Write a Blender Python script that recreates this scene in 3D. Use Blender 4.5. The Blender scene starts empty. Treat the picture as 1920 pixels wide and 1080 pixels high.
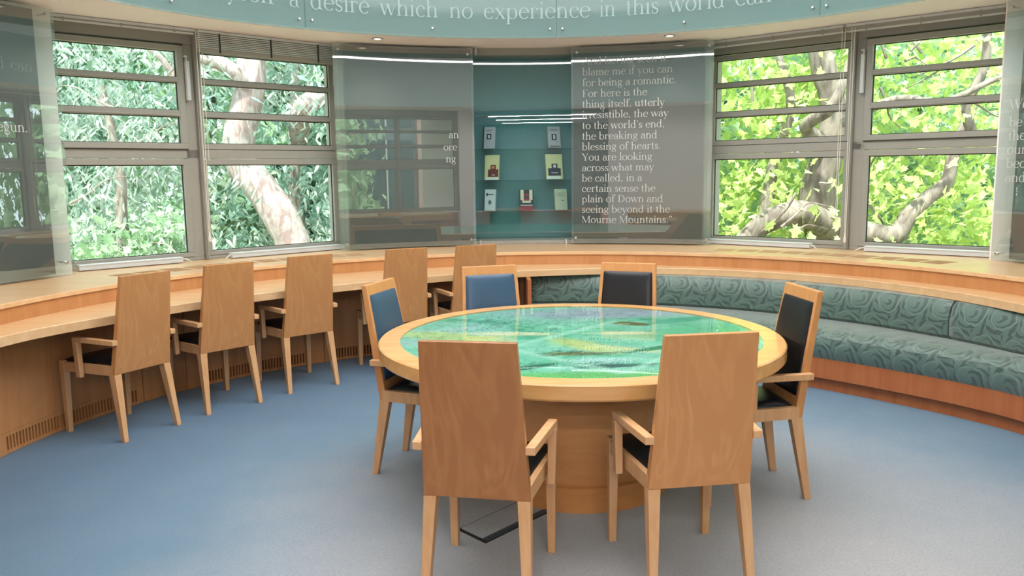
import bpy, bmesh, math, random
from mathutils import Vector, Matrix
random.seed(7)
S = bpy.context.scene
COL = S.collection
pi = math.pi
rad = math.radians

# ------------------------------------------------------------------ camera
F_PX, PITCH, ROLL, CAM_H = 1534.14, 0.13896, -0.01329, 1.5587
cam_d = bpy.data.cameras.new('camera')
cam = bpy.data.objects.new('camera', cam_d); COL.objects.link(cam)
cam_d.sensor_width = 36; cam_d.lens = F_PX / 1920 * 36; cam_d.clip_end = 300; cam_d.clip_start = .05
_c, _s = math.cos(PITCH), math.sin(PITCH)
_cr, _sr = math.cos(ROLL), math.sin(ROLL)
X = Vector((1, 0, 0)); Fw = Vector((0, _c, -_s)); Up = Vector((0, _s, _c))
rx = _cr * X + _sr * Up; ux = _cr * Up - _sr * X
cam.matrix_world = Matrix(((rx.x, ux.x, -Fw.x, 0), (rx.y, ux.y, -Fw.y, 0), (rx.z, ux.z, -Fw.z, CAM_H), (0, 0, 0, 1)))
S.camera = cam

# ------------------------------------------------------------------ world, sun, exposure
w = bpy.data.worlds.new('sky'); S.world = w; w.use_nodes = True
bg = w.node_tree.nodes['Background']
bg.inputs[0].default_value = (0.80, 0.92, 1.0, 1); bg.inputs[1].default_value = 3.4
sun_d = bpy.data.lights.new('sun', 'SUN'); sun_d.energy = 11.0; sun_d.angle = rad(3); sun_d.color = (1, .96, .88)
sun = bpy.data.objects.new('sun', sun_d); COL.objects.link(sun)
sun.rotation_euler = (rad(24), rad(-14), 0)
vs = S.view_settings
vs.view_transform = 'Standard'; vs.look = 'None'; vs.gamma = 1; vs.use_curve_mapping = False; vs.exposure = 0.52
S.display_settings.display_device = 'sRGB'
try:
    S.cycles.use_denoising = True
    S.cycles.max_bounces = 10; S.cycles.transparent_max_bounces = 16
    S.cycles.sample_clamp_indirect = 6
except Exception: pass

# room centre and light over the middle of the room (added fill disc in the unseen dome, ring lamp)
CX, CY = 0.235, 4.187
ZC = 2.769                      # soffit height
def area(name, loc, rot, sx, sy, e, col=(1, 1, 1), shape='DISK'):
    d = bpy.data.lights.new(name, 'AREA'); d.shape = shape; d.size = sx; d.size_y = sy; d.energy = e; d.color = col
    o = bpy.data.objects.new(name, d); COL.objects.link(o); o.location = loc; o.rotation_euler = rot; return o
area('dome_fill_light', (CX, CY, 3.95), (0, 0, 0), 4.2, 4.2, 170, (1, .99, .98))  # added area light, brightens the interior from the unseen dome
for _y in (-.9, -2.1, -3.3):
    area('corridor_light', (0.3, _y, 2.74), (0, 0, 0), 2.6, .13, 62, (1, .97, .93), 'RECTANGLE')

# ------------------------------------------------------------------ helpers
def srgb(r, g, b):
    f = lambda c: (c / 255 / 12.92) if c <= 10.3 else ((c / 255 + .055) / 1.055) ** 2.4
    return (f(r), f(g), f(b), 1)
def P(phi, R, z):
    a = rad(phi); return (CX + R * math.sin(a), CY + R * math.cos(a), z)

class MB:
    def __init__(s): s.v = []; s.f = []; s.m = []; s.mi = 0; s.uv = None
    def add(s, vs, fs):
        o = len(s.v); s.v += [tuple(p) for p in vs]
        for f in fs: s.f.append(tuple(i + o for i in f)); s.m.append(s.mi)
        return s
    def box(s, x0, x1, y0, y1, z0, z1, T=None):
        vs = [(x, y, z) for z in (z0, z1) for y in (y0, y1) for x in (x0, x1)]
        if T: vs = [T(*p) for p in vs]
        return s.add(vs, [(0, 2, 3, 1), (4, 5, 7, 6), (0, 1, 5, 4), (2, 6, 7, 3), (0, 4, 6, 2), (1, 3, 7, 5)])
    def hexa(s, bot, top):          # bottom 4 (ccw) and top 4 points
        return s.add(list(bot) + list(top), [(3, 2, 1, 0), (4, 5, 6, 7), (0, 1, 5, 4), (1, 2, 6, 5), (2, 3, 7, 6), (3, 0, 4, 7)])
    def sweep(s, prof, phis):       # prof(phi) -> closed list of (R, z); swept round the room
        n = None; vs = []
        for ph in phis:
            pr = prof(ph); n = len(pr)
            vs += [P(ph, R, z) for R, z in pr]
        k = len(phis); fs = []
        for i in range(k - 1):
            for j in range(n):
                a = i * n + j; b = i * n + (j + 1) % n
                fs.append((a, b, b + n, a + n))
        fs.append(tuple(range(n))[::-1]); fs.append(tuple((k - 1) * n + j for j in range(n)))
        return s.add(vs, fs)
    def cbox(s, p0, p1, R0, R1, z0, z1, n=None):
        n = n or max(1, int(abs(p1 - p0) / 2.0)); f0 = R0 if callable(R0) else (lambda p: R0); f1 = R1 if callable(R1) else (lambda p: R1)
        return s.sweep(lambda p: [(f0(p), z0), (f1(p), z0), (f1(p), z1), (f0(p), z1)], [p0 + (p1 - p0) * i / n for i in range(n + 1)])
    def tube(s, pts, r, n=8, cap=True):
        pts = [Vector(p) for p in pts]; rs = r if isinstance(r, (list, tuple)) else [r] * len(pts)
        vs = []; up = Vector((0, 0, 1)); last = None
        for i, p in enumerate(pts):
            d = (pts[min(i + 1, len(pts) - 1)] - pts[max(i - 1, 0)]).normalized()
            a = last if last is not None else (up if abs(d.z) < .9 else Vector((1, 0, 0)))
            u = (a - d * a.dot(d)).normalized(); v = d.cross(u); last = u
            vs += [tuple(p + (u * math.cos(2 * pi * k / n) + v * math.sin(2 * pi * k / n)) * rs[i]) for k in range(n)]
        fs = [(i * n + k, i * n + (k + 1) % n, (i + 1) * n + (k + 1) % n, (i + 1) * n + k) for i in range(len(pts) - 1) for k in range(n)]
        if cap: fs += [tuple(range(n))[::-1], tuple((len(pts) - 1) * n + k for k in range(n))]
        return s.add(vs, fs)
    def lathe(s, prof, c=(0, 0), n=48, closed=False):
        vs = [(c[0] + r * math.cos(2 * pi * k / n), c[1] + r * math.sin(2 * pi * k / n), z) for r, z in prof for k in range(n)]
        m = len(prof); fs = []
        for i in range(m - 1 if not closed else m):
            j = (i + 1) % m
            for k in range(n): fs.append((i * n + k, i * n + (k + 1) % n, j * n + (k + 1) % n, j * n + k))
        if not closed: fs += [tuple(range(n))[::-1], tuple((m - 1) * n + k for k in range(n))]
        return s.add(vs, fs)
    def build(s, name, mat, parent=None, smooth=False, bevel=0, uv=None, label=None):
        me = bpy.data.meshes.new(name); me.from_pydata(s.v, [], s.f)
        mats = mat if isinstance(mat, (list, tuple)) else [mat]
        for m in mats: me.materials.append(m)
        if len(mats) > 1:
            for p, i in zip(me.polygons, s.m): p.material_index = i
        if smooth:
            me.polygons.foreach_set('use_smooth', [True] * len(me.polygons))
        if uv:
            l = me.uv_layers.new(name='UVMap'); dat = []
            for lp in me.loops:
                dat += uv(me.vertices[lp.vertex_index].co)
            l.data.foreach_set('uv', dat)
        if len(s.v) < 30000 and not name in ('leaf',):
            bm = bmesh.new(); bm.from_mesh(me); bmesh.ops.recalc_face_normals(bm, faces=bm.faces); bm.to_mesh(me); bm.free()
        me.update()
        o = bpy.data.objects.new(name, me); COL.objects.link(o)
        if parent is not None: o.parent = parent
        if smooth:
            try: me.set_sharp_from_angle(angle=rad(35))
            except Exception: pass
        if bevel:
            b = o.modifiers.new('bevel', 'BEVEL'); b.width = bevel; b.segments = 2; b.limit_method = 'ANGLE'; b.angle_limit = rad(40)
        if label: o['label'] = label
        return o

def empty(name, loc=(0, 0, 0), rz=0):
    o = bpy.data.objects.new(name, None); COL.objects.link(o); o.location = loc; o.rotation_euler = (0, 0, rz); o.empty_display_size = .1; return o
def tag(o, label, cat, group=None, kind=None):
    if label: o['label'] = label
    if cat: o['category'] = cat
    if group: o['group'] = group
    if kind: o['kind'] = kind
    return o
def struct(o, label=None):
    o['kind'] = 'structure'
    if label: o['label'] = label
    return o
def dup(root):
    r = root.copy(); COL.objects.link(r)
    for ch in list(root.children):
        c = ch.copy(); COL.objects.link(c); c.parent = r
        for g in list(ch.children):
            d = g.copy(); COL.objects.link(d); d.parent = c
    return r

# ------------------------------------------------------------------ materials
class NT:
    def __init__(s, name):
        s.m = bpy.data.materials.new(name); s.m.use_nodes = True; s.t = s.m.node_tree; s.n = s.t.nodes; s.l = s.t.links
        s.b = s.n['Principled BSDF']
    def new(s, ty, **k):
        n = s.n.new(ty)
        for a, v in k.items(): setattr(n, a, v)
        return n
    def link(s, a, b): s.l.new(a, b)
    def math(s, op, a, b=None, c=None, clamp=False):
        n = s.n.new('ShaderNodeMath'); n.operation = op; n.use_clamp = clamp
        for i, x in enumerate((a, b, c)):
            if x is None: continue
            if isinstance(x, (int, float)): n.inputs[i].default_value = x
            else: s.l.new(x, n.inputs[i])
        return n.outputs[0]
    def mix(s, f, a, b, mode='MIX'):
        n = s.n.new('ShaderNodeMix'); n.data_type = 'RGBA'; n.blend_type = mode
        for i, x in ((0, f), (6, a), (7, b)):
            if isinstance(x, (int, float, tuple)): n.inputs[i].default_value = x
            else: s.l.new(x, n.inputs[i])
        return n.outputs[2]
    def coord(s, scale=(1, 1, 1), kind='Object', rot=(0, 0, 0), loc=(0, 0, 0)):
        c = s.n.new('ShaderNodeNewGeometry' if kind == 'Position' else 'ShaderNodeTexCoord'); mp = s.n.new('ShaderNodeMapping'); mp.inputs['Scale'].default_value = scale
        mp.inputs['Rotation'].default_value = rot; mp.inputs['Location'].default_value = loc
        s.l.new(c.outputs[kind], mp.inputs[0]); return mp.outputs[0]
    def noise(s, vec, scale, detail=4, rough=.55, dist=0):
        n = s.n.new('ShaderNodeTexNoise'); n.inputs['Scale'].default_value = scale; n.inputs['Detail'].default_value = detail
        n.inputs['Roughness'].default_value = rough; n.inputs['Distortion'].default_value = dist
        if vec is not None: s.l.new(vec, n.inputs['Vector'])
        return n.outputs[0]
    def ramp(s, f, stops):
        r = s.n.new('ShaderNodeValToRGB'); el = r.color_ramp.elements
        while len(el) < len(stops): el.new(.5)
        for e, (p, c) in zip(el, stops): e.position = p; e.color = c if len(c) == 4 else (*c, 1)
        s.l.new(f, r.inputs[0]); return r.outputs[0]
    def base(s, c, rough=.5, spec=.5, metal=0, coat=0):
        if isinstance(c, tuple): s.b.inputs['Base Color'].default_value = c
        else: s.l.new(c, s.b.inputs['Base Color'])
        s.b.inputs['Roughness'].default_value = rough; s.b.inputs['Specular IOR Level'].default_value = spec
        s.b.inputs['Metallic'].default_value = metal; s.b.inputs['Coat Weight'].default_value = coat
        return s.m
    def bump(s, h, st=.2, dist=.01):
        n = s.n.new('ShaderNodeBump'); n.inputs['Strength'].default_value = st; n.inputs['Distance'].default_value = dist
        s.l.new(h, n.inputs['Height']); s.l.new(n.outputs[0], s.b.inputs['Normal'])

def plain(name, c, rough=.5, metal=0, spec=.5, var=.06, coat=0):
    t = NT(name); n = t.noise(t.coord((1, 1, 1)), 6, 3)
    d = tuple(x * (1 - var) for x in c[:3]) + (1,); e = tuple(min(1, x * (1 + var)) for x in c[:3]) + (1,)
    return t.base(t.mix(n, d, e), rough, spec, metal, coat)
def wood(name, dark, light, rough=.38, axis='z', scale=1.0, figure=.5):
    t = NT(name)
    sc = {'z': (26, 26, 1.6), 'x': (1.6, 26, 26), 'y': (26, 1.6, 26)}[axis]
    v = t.coord(tuple(a * scale for a in sc))
    g = t.noise(v, 1.0, 5, .6, .3)
    sc2 = {'z': (5, 5, 1.3), 'x': (1.3, 5, 5), 'y': (5, 1.3, 5)}[axis]
    v2 = t.coord(sc2, loc=(3, 1, 2)); w_ = t.noise(v2, 1.2 * scale, 2, .5, 1.2)
    w2 = t.math('SINE', t.math('MULTIPLY', w_, 38))
    f = t.math('ADD', t.math('MULTIPLY', g, 1 - figure * .5), t.math('MULTIPLY', w2, .10 * figure))
    c = t.ramp(f, [(.25, dark), (.75, light)])
    big = t.noise(t.coord((1, 1, 1), loc=(5, 5, 5)), 1.5, 2)
    c = t.mix(t.math('MULTIPLY', big, .25), c, dark)
    t.base(c, rough, .45, 0, .12); t.b.inputs['Coat Roughness'].default_value = .25
    return t.m
M = {}
M['chair_back'] = wood('beech_chair_back', srgb(192, 134, 82), srgb(224, 170, 114), .34, 'z', 1, 1.0)
M['chair_wood'] = wood('beech_chair_frame', srgb(196, 148, 102), srgb(226, 182, 138), .36, 'z', 1, .3)
M['desk'] = wood('beech_desk_top', srgb(212, 170, 124), srgb(236, 200, 156), .30, 'x', .6, .25)
M['panel'] = wood('beech_wall_panel', srgb(184, 126, 78), srgb(210, 154, 102), .42, 'z', .6, .4)
M['bench_wood'] = wood('bench_front_wood', srgb(166, 94, 52), srgb(190, 118, 72), .42, 'z', .6, .3)
M['table_wood'] = wood('beech_table_rim', srgb(212, 158, 98), srgb(234, 188, 130), .13, 'x', .8, .3)
M['ped'] = wood('beech_table_pedestal', srgb(190, 128, 72), srgb(212, 154, 96), .4, 'x', .7, .3)
M['slot'] = plain('slot_dark_red_brown', srgb(90, 42, 28), .8)
M['grey_metal'] = plain('grey_painted_aluminium', srgb(158, 157, 149), .45, 0, .4)
M['grey_light'] = plain('light_grey_aluminium', srgb(206, 211, 212), .35, 0, .5)
M['dark_seal'] = plain('black_rubber_seal', srgb(38, 40, 38), .6)
M['cord'] = plain('white_cord', srgb(225, 222, 210), .6)
M['white'] = plain('warm_white_plaster', srgb(250, 243, 242), .7, var=.02)
M['wall_grey'] = plain('grey_wall', srgb(128, 130, 126), .6)
M['chrome'] = plain('brushed_steel', srgb(205, 208, 208), .22, .9)
M['leather'] = None
def leather():
    t = NT('charcoal_blue_leather'); v = t.coord((1, 1, 1))
    n = t.noise(v, 4, 3); c = t.mix(n, srgb(13, 14, 17), srgb(20, 22, 27))
    t.base(c, .34, .4); b = t.noise(v, 220, 2); t.bump(b, .15, .001); return t.m
M['leather'] = leather()
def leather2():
    t = NT('blue_coloured_leather'); v = t.coord((1, 1, 1)); n = t.noise(v, 3, 3); t.base(t.mix(n, srgb(40, 68, 94), srgb(50, 80, 106)), .36, .5); t.bump(t.noise(v, 220, 2), .15, .001); return t.m  # leather recoloured blue for the back pads of two table chairs
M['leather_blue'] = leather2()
def carpet():
    t = NT('blue_grey_carpet')
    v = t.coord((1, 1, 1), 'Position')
    # greyer toward the middle of the room, bluer along the desks
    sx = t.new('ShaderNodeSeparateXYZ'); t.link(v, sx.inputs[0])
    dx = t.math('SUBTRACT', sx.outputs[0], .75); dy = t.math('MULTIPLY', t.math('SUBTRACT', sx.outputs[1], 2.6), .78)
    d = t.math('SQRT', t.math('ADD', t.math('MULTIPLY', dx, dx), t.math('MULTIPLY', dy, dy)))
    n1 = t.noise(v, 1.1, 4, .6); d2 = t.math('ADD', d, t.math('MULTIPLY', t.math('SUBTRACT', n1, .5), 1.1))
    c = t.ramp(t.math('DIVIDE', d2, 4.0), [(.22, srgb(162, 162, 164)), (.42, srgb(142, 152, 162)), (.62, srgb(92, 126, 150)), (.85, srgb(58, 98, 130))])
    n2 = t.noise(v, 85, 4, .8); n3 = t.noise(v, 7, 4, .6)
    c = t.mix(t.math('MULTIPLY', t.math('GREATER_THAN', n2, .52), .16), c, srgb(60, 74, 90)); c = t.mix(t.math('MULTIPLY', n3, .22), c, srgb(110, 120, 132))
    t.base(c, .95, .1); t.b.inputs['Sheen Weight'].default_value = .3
    t.bump(t.noise(v, 260, 2), .5, .004); return t.m
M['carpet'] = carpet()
def glass_pane(name, tint=(1, 1, 1, 1), ior=1.5, extra=0.0, rough=0.0, diff=None, dfac=0.0):
    t = NT(name); n = t.n; n.remove(t.b)
    out = n['Material Output']; tr = t.new('ShaderNodeBsdfTransparent'); tr.inputs[0].default_value = tint
    gl = t.new('ShaderNodeBsdfGlossy'); gl.inputs['Roughness'].default_value = rough
    fr = t.new('ShaderNodeFresnel'); fr.inputs[0].default_value = ior
    mx = t.new('ShaderNodeMixShader'); ge = t.new('ShaderNodeNewGeometry'); f = t.math('MULTIPLY', t.math('ADD', fr.outputs[0], extra, clamp=True), t.math('SUBTRACT', 1.0, ge.outputs['Backfacing']))
    base = tr.outputs[0]
    if diff:
        df = t.new('ShaderNodeBsdfDiffuse'); df.inputs[0].default_value = diff
        m2 = t.new('ShaderNodeMixShader'); m2.inputs[0].default_value = dfac
        t.link(tr.outputs[0], m2.inputs[1]); t.link(df.outputs[0], m2.inputs[2]); base = m2.outputs[0]
    t.link(f, mx.inputs[0]); t.link(base, mx.inputs[1]); t.link(gl.outputs[0], mx.inputs[2]); t.link(mx.outputs[0], out.inputs[0])
    return t.m
M['pane'] = glass_pane('window_glass', (.93, .98, .96, 1), 1.4)
M['panel_glass'] = glass_pane('polished_panel_glass', (.86, .93, .91, 1), 1.5, .17, 0.0, srgb(175, 185, 182), .12)
M['ring_glass'] = glass_pane('teal_tinted_drum_glass', srgb(214, 228, 226), 1.3, .01, .05, srgb(170, 196, 196), .30)
M['shelf_glass'] = glass_pane('green_edged_shelf_glass', (.75, .9, .87, 1), 1.5, .03)
M['case_glass'] = glass_pane('display_case_front_glass', (.88, .96, .96, 1), 1.5, .07)
M['edge_glass'] = plain('glass_green_edge', srgb(90, 130, 126), .2)
M['teal'] = plain('teal_painted_board', srgb(98, 136, 140), .6, var=.08)
M['drum'] = plain('blue_grey_painted_drum', srgb(172, 192, 192), .6, var=.03)
def backing():
    t = NT('grey_landscape_print'); v = t.coord((1, 1, 1)); v2 = t.coord((.5, .5, 2.2))
    n = t.noise(v2, 1.6, 5, .6, .5)
    c = t.ramp(n, [(.3, srgb(48, 54, 58)), (.7, srgb(72, 76, 78))])
    g = t.noise(t.coord((1, 1, 40)), 8, 2); c = t.mix(t.math('MULTIPLY', g, .15), c, srgb(72, 76, 78))
    return t.base(c, .7, .2)
M['backing'] = backing()
M['letter'] = plain('frosted_white_lettering', srgb(192, 195, 191), .6, var=.02)
M['letter_ring'] = plain('frosted_pale_lettering', srgb(158, 181, 182), .6, var=.02)
def emis(name, c, st):
    t = NT(name); t.base(c, .5); t.b.inputs['Emission Color'].default_value = c; t.b.inputs['Emission Strength'].default_value = st; return t.m
M['lamp'] = emis('warm_lamp_bulb', (1, .85, .65, 1), 1.6)
M['tube'] = emis('white_ring_tube', (1, .99, .96, 1), 7)

def fabric():
    t = NT('teal_damask_upholstery')
    uvn = t.new('ShaderNodeTexCoord'); sp = t.new('ShaderNodeSeparateXYZ')
    nz = t.new('ShaderNodeTexNoise'); nz.inputs['Scale'].default_value = 9; t.link(uvn.outputs['UV'], nz.inputs['Vector'])
    vm = t.new('ShaderNodeVectorMath', operation='MULTIPLY_ADD'); t.link(nz.outputs['Color'], vm.inputs[0]); vm.inputs[1].default_value = (.075, .075, 0); t.link(uvn.outputs['UV'], vm.inputs[2])
    t.link(vm.outputs[0], sp.inputs[0])
    U, V = sp.outputs[0], sp.outputs[1]
    row = t.math('FLOOR', t.math('DIVIDE', V, .20)); off = t.math('MULTIPLY', t.math('MODULO', row, 2), .5)
    cu = t.math('SUBTRACT', t.math('FRACT', t.math('ADD', t.math('DIVIDE', U, .21), off)), .5)
    cv = t.math('SUBTRACT', t.math('FRACT', t.math('DIVIDE', V, .20)), .5)
    r = t.math('SQRT', t.math('ADD', t.math('MULTIPLY', cu, cu), t.math('MULTIPLY', cv, cv)))
    a = t.math('ARCTAN2', cv, cu)
    sw = t.math('SINE', t.math('ADD', t.math('MULTIPLY', a, 1), t.math('MULTIPLY', r, 26)))
    sw = t.math('MULTIPLY', t.math('MULTIPLY', t.math('GREATER_THAN', sw, .0), t.math('LESS_THAN', r, .34)), t.math('GREATER_THAN', t.math('SINE', t.math('ADD', a, t.math('MULTIPLY', r, 9))), -.6))
    lf = t.math('SINE', t.math('ADD', t.math('MULTIPLY', a, 5), t.math('MULTIPLY', r, 22)))
    lf = t.math('MULTIPLY', t.math('GREATER_THAN', lf, .35), t.math('GREATER_THAN', r, .42))
    pat = t.math('MAXIMUM', sw, lf)
    rim = t.math('LESS_THAN', t.math('ABSOLUTE', t.math('SUBTRACT', r, .385)), .018)
    c = t.mix(pat, srgb(84, 110, 100), srgb(54, 76, 70)); c = t.mix(t.math('MULTIPLY', rim, .6), c, srgb(112, 136, 124))
    n = t.noise(uvn.outputs['UV'], 60, 3); c = t.mix(t.math('MULTIPLY', n, .2), c, srgb(60, 84, 86))
    t.base(c, .42, .6); t.b.inputs['Sheen Weight'].default_value = .6
    t.bump(t.math('ADD', t.math('MULTIPLY', pat, .6), t.noise(uvn.outputs['UV'], 300, 2)), .35, .003)
    return t.m
M['fabric'] = fabric()

def painting():
    t = NT('green_painted_map_under_glass')
    v = t.coord((1, 1, 1)); sp = t.new('ShaderNodeSeparateXYZ'); t.link(v, sp.inputs[0]); x, y = sp.outputs[0], sp.outputs[1]
    big = t.noise(t.coord((1, 1.6, 1), loc=(2, 7, 0)), 1.5, 6, .6, 1.2)
    c = t.ramp(big, [(.30, srgb(60, 160, 124)), (.42, srgb(104, 190, 156)), (.52, srgb(138, 206, 184)), (.62, srgb(154, 210, 196)), (.75, srgb(170, 196, 200))])
    def blob(cx, cy, rx_, ry_, col, soft=.5, rot=0, warp=.25):
        nonlocal c
        nz = t.math('MULTIPLY', t.math('SUBTRACT', t.noise(v, 5, 4), .5), warp * 2)
        ca, sa = math.cos(rot), math.sin(rot)
        dx = t.math('SUBTRACT', x, cx); dy = t.math('SUBTRACT', y, cy)
        u = t.math('DIVIDE', t.math('ADD', t.math('MULTIPLY', dx, ca), t.math('MULTIPLY', dy, sa)), rx_)
        w_ = t.math('DIVIDE', t.math('SUBTRACT', t.math('MULTIPLY', dy, ca), t.math('MULTIPLY', dx, sa)), ry_)
        d = t.math('ADD', t.math('SQRT', t.math('ADD', t.math('MULTIPLY', u, u), t.math('MULTIPLY', w_, w_))), nz)
        f = t.math('MULTIPLY', t.math('SUBTRACT', 1.0 + soft / 2, d), 1 / soft, clamp=True)
        c = t.mix(f, c, col)
    blob(.18, .66, .50, .17, srgb(172, 180, 200), .8)            # lilac grey part at the back
    blob(-.66, .03, .30, .10, srgb(190, 212, 140), .7, -.35)      # yellow green left
    blob(-.36, .08, .24, .045, srgb(222, 222, 184), .7, -.1)
    blob(.0, -.22, .20, .075, srgb(200, 206, 122), .9, -.9, .4)
    blob(.16, -.30, .20, .04, srgb(204, 212, 160), .7, -.5, .5)
    blob(.34, .06, .28, .04, srgb(214, 222, 190), .7)
    blob(-.06, -.41, .15, .035, srgb(132, 132, 62), .8, 0, .5)
    blob(.06, -.55, .15, .05, srgb(172, 216, 214), .6)
    blob(-.02, -.88, .45, .14, srgb(110, 190, 104), .5)
    blob(-.26, -.66, .14, .03, srgb(8, 112, 80), .4, .5, .5)
    blob(.10, -.655, .16, .03, srgb(24, 96, 92), .5, .15, .7)
    blob(.60, .0, .24, .26, srgb(92, 184, 140), .7)
    blob(.62, .42, .25, .06, srgb(60, 164, 136), .6, .5, .5)
    blob(.36, -.30, .16, .03, srgb(14, 130, 84), .4, .5, .6)
    blob(.30, .32, .12, .050, srgb(106, 102, 38), .15, -.45, .08)  # olive lens
    blob(.27, .31, .04, .012, srgb(190, 200, 150), .3, 0, .1)
    # fine hatched strokes
    st = t.noise(t.coord((9, 40, 1), rot=(0, 0, .5)), 3.2, 3, .6, 2.5); st2 = t.noise(t.coord((40, 9, 1), rot=(0, 0, .3)), 1.6, 3, .6, 2.5)
    area_ = t.noise(v, 2.6, 3)
    f = t.math('MULTIPLY', t.math('MULTIPLY', t.math('GREATER_THAN', st, .565), t.math('GREATER_THAN', area_, .46)), .68)
    c = t.mix(f, c, srgb(30, 104, 92))
    f = t.math('MULTIPLY', t.math('MULTIPLY', t.math('GREATER_THAN', st2, .61), t.math('LESS_THAN', area_, .52)), .6)
    c = t.mix(f, c, srgb(44, 74, 66))
    # pale diagonal bands like folds
    def band(x0, y0, x1, y1, wd, st_):
        nonlocal c
        L = math.hypot(x1 - x0, y1 - y0); ux_, uy_ = (x1 - x0) / L, (y1 - y0) / L
        rx2 = t.math('SUBTRACT', x, x0); ry2 = t.math('SUBTRACT', y, y0)
        al = t.math('ADD', t.math('MULTIPLY', rx2, ux_), t.math('MULTIPLY', ry2, uy_))
        pe_ = t.math('ABSOLUTE', t.math('SUBTRACT', t.math('MULTIPLY', rx2, uy_), t.math('MULTIPLY', ry2, ux_)))
        f = t.math('MULTIPLY', t.math('MULTIPLY', t.math('GREATER_THAN', al, 0.0), t.math('LESS_THAN', al, L)), t.math('MULTIPLY', t.math('SUBTRACT', 1.0, t.math('DIVIDE', pe_, wd), clamp=True), st_))
        c = t.mix(f, c, srgb(176, 222, 208))
    band(-.42, -.33, .24, .40, .045, .75); band(-.36, -.27, .12, -.79, .045, .75); band(.12, -.79, .75, .02, .035, .7)
    c = t.mix(.22, c, srgb(60, 84, 84)); return t.base(c, .5, .2)
M['map'] = painting(); 
def bark(name, a, b, sc=1):
    t = NT(name); v = t.coord((3 * sc, 3 * sc, .9 * sc)); n = t.noise(v, 2, 6, .6, 1.5)
    c = t.ramp(n, [(.38, a), (.6, b)]); t.base(c, .9, .1); t.bump(n, .4, .03); return t.m
M['gum_bark'] = bark('pale_pink_gum_bark', srgb(178, 168, 164), srgb(142, 120, 116), 1.2)
M['gum_dark'] = bark('grey_gum_bark', srgb(110, 98, 90), srgb(146, 138, 130))  # grey bark for side stems, the slim tree and some twigs
M['plane_bark'] = bark('mottled_brown_bark', srgb(96, 86, 80), srgb(136, 126, 116))
def leafm(name, a, b, tr=.5):
    t = NT(name); n_ = t.n; n_.remove(t.b); v = t.coord((1, 1, 1)); n = t.noise(v, 2.2, 3); n2 = t.noise(v, 30, 2)
    c = t.mix(t.math('ADD', t.math('MULTIPLY', n, .9), t.math('MULTIPLY', t.math('SUBTRACT', n2, .5), .9), clamp=True), a, b)
    df = t.new('ShaderNodeBsdfDiffuse'); ts = t.new('ShaderNodeBsdfTranslucent'); mx = t.new('ShaderNodeMixShader'); mx.inputs[0].default_value = tr
    t.link(c, df.inputs[0]); t.link(c, ts.inputs[0]); t.link(df.outputs[0], mx.inputs[1]); t.link(ts.outputs[0], mx.inputs[2])
    t.link(mx.outputs[0], n_['Material Output'].inputs[0]); return t.m
M['gum_leaf'] = leafm('grey_green_gum_leaf', srgb(128, 146, 134), srgb(190, 198, 186), .35)
M['gum_back'] = leafm('teal_green_foliage', srgb(124, 154, 142), srgb(164, 188, 172), .4)
M['lime_leaf'] = leafm('lime_green_leaf', srgb(178, 204, 128), srgb(218, 226, 150), .5)
M['lime_back'] = leafm('pale_green_foliage', srgb(156, 190, 158), srgb(198, 214, 176), .5)
M['grass'] = plain('mown_grass', srgb(160, 166, 138), .9)
M['brick'] = None
def brick():
    t = NT('pink_brickwork'); b = t.new('ShaderNodeTexBrick'); b.inputs['Color1'].default_value = srgb(224, 150, 146); b.inputs['Color2'].default_value = srgb(232, 164, 158)
    b.inputs['Mortar'].default_value = srgb(210, 180, 170); b.inputs['Scale'].default_value = 4
    t.link(t.coord((1, 1, 1)), b.inputs['Vector']); return t.base(b.outputs[0], .85, .2)
M['brick'] = brick()

# ------------------------------------------------------------------ serif lettering drawn stroke by stroke
T_, t_ = .074, .026
XH, ASC, CAP, DSC = .43, .70, .65, -.22
def g_line(x0, y0, x1, y1, w):
    dx, dy = x1 - x0, y1 - y0; L = math.hypot(dx, dy) or 1; nx, ny = -dy / L * w / 2, dx / L * w / 2
    return [[(x0 - nx, y0 - ny), (x1 - nx, y1 - ny), (x1 + nx, y1 + ny), (x0 + nx, y0 + ny)]]
def g_arc(cx, cy, rx_, ry_, a0, a1, tk=T_, tn=t_, n=None):
    n = n or max(4, int(abs(a1 - a0) / 22)); out = []; q = []
    for i in range(n + 1):
        a = rad(a0 + (a1 - a0) * i / n); w_ = tn + (tk - tn) * abs(math.cos(a)) ** 1.6
        q.append(((cx + (rx_ - w_ / 2) * math.cos(a), cy + (ry_ - w_ / 2) * math.sin(a)), (cx + (rx_ + w_ / 2) * math.cos(a), cy + (ry_ + w_ / 2) * math.sin(a))))
    for a, b in zip(q, q[1:]): out.append([a[0], a[1], b[1], b[0]])
    return out
def g_stem(x, y0, y1, w=T_): return [[(x - w / 2, y0), (x + w / 2, y0), (x + w / 2, y1), (x - w / 2, y1)]]
def g_ser(x, y, w=.2, d=1):    # slab foot, bracketed; d=1 foot above y, -1 below y
    h = .022 * d; b = .03 * d
    return [[(x - w / 2, y), (x + w / 2, y), (x + w / 2, y + h), (x - w / 2, y + h)], [(x - w / 3.2, y + h), (x + w / 3.2, y + h), (x + T_ / 2, y + h + b), (x - T_ / 2, y + h + b)]]
def g_flag(x, y): return [[(x - .10, y - .045), (x, y - .06), (x + T_ / 2, y + .012), (x - T_ / 2, y)]]
def g_dot(x, y, r=.046): return [[(x + r * math.cos(k * pi / 4), y + r * math.sin(k * pi / 4)) for k in range(8)]]
def g_comma(x, y): return g_dot(x, y, .045) + [[(x + .045, y), (x + .02, y - .11), (x - .03, y - .13), (x, y - .04)]]
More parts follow.
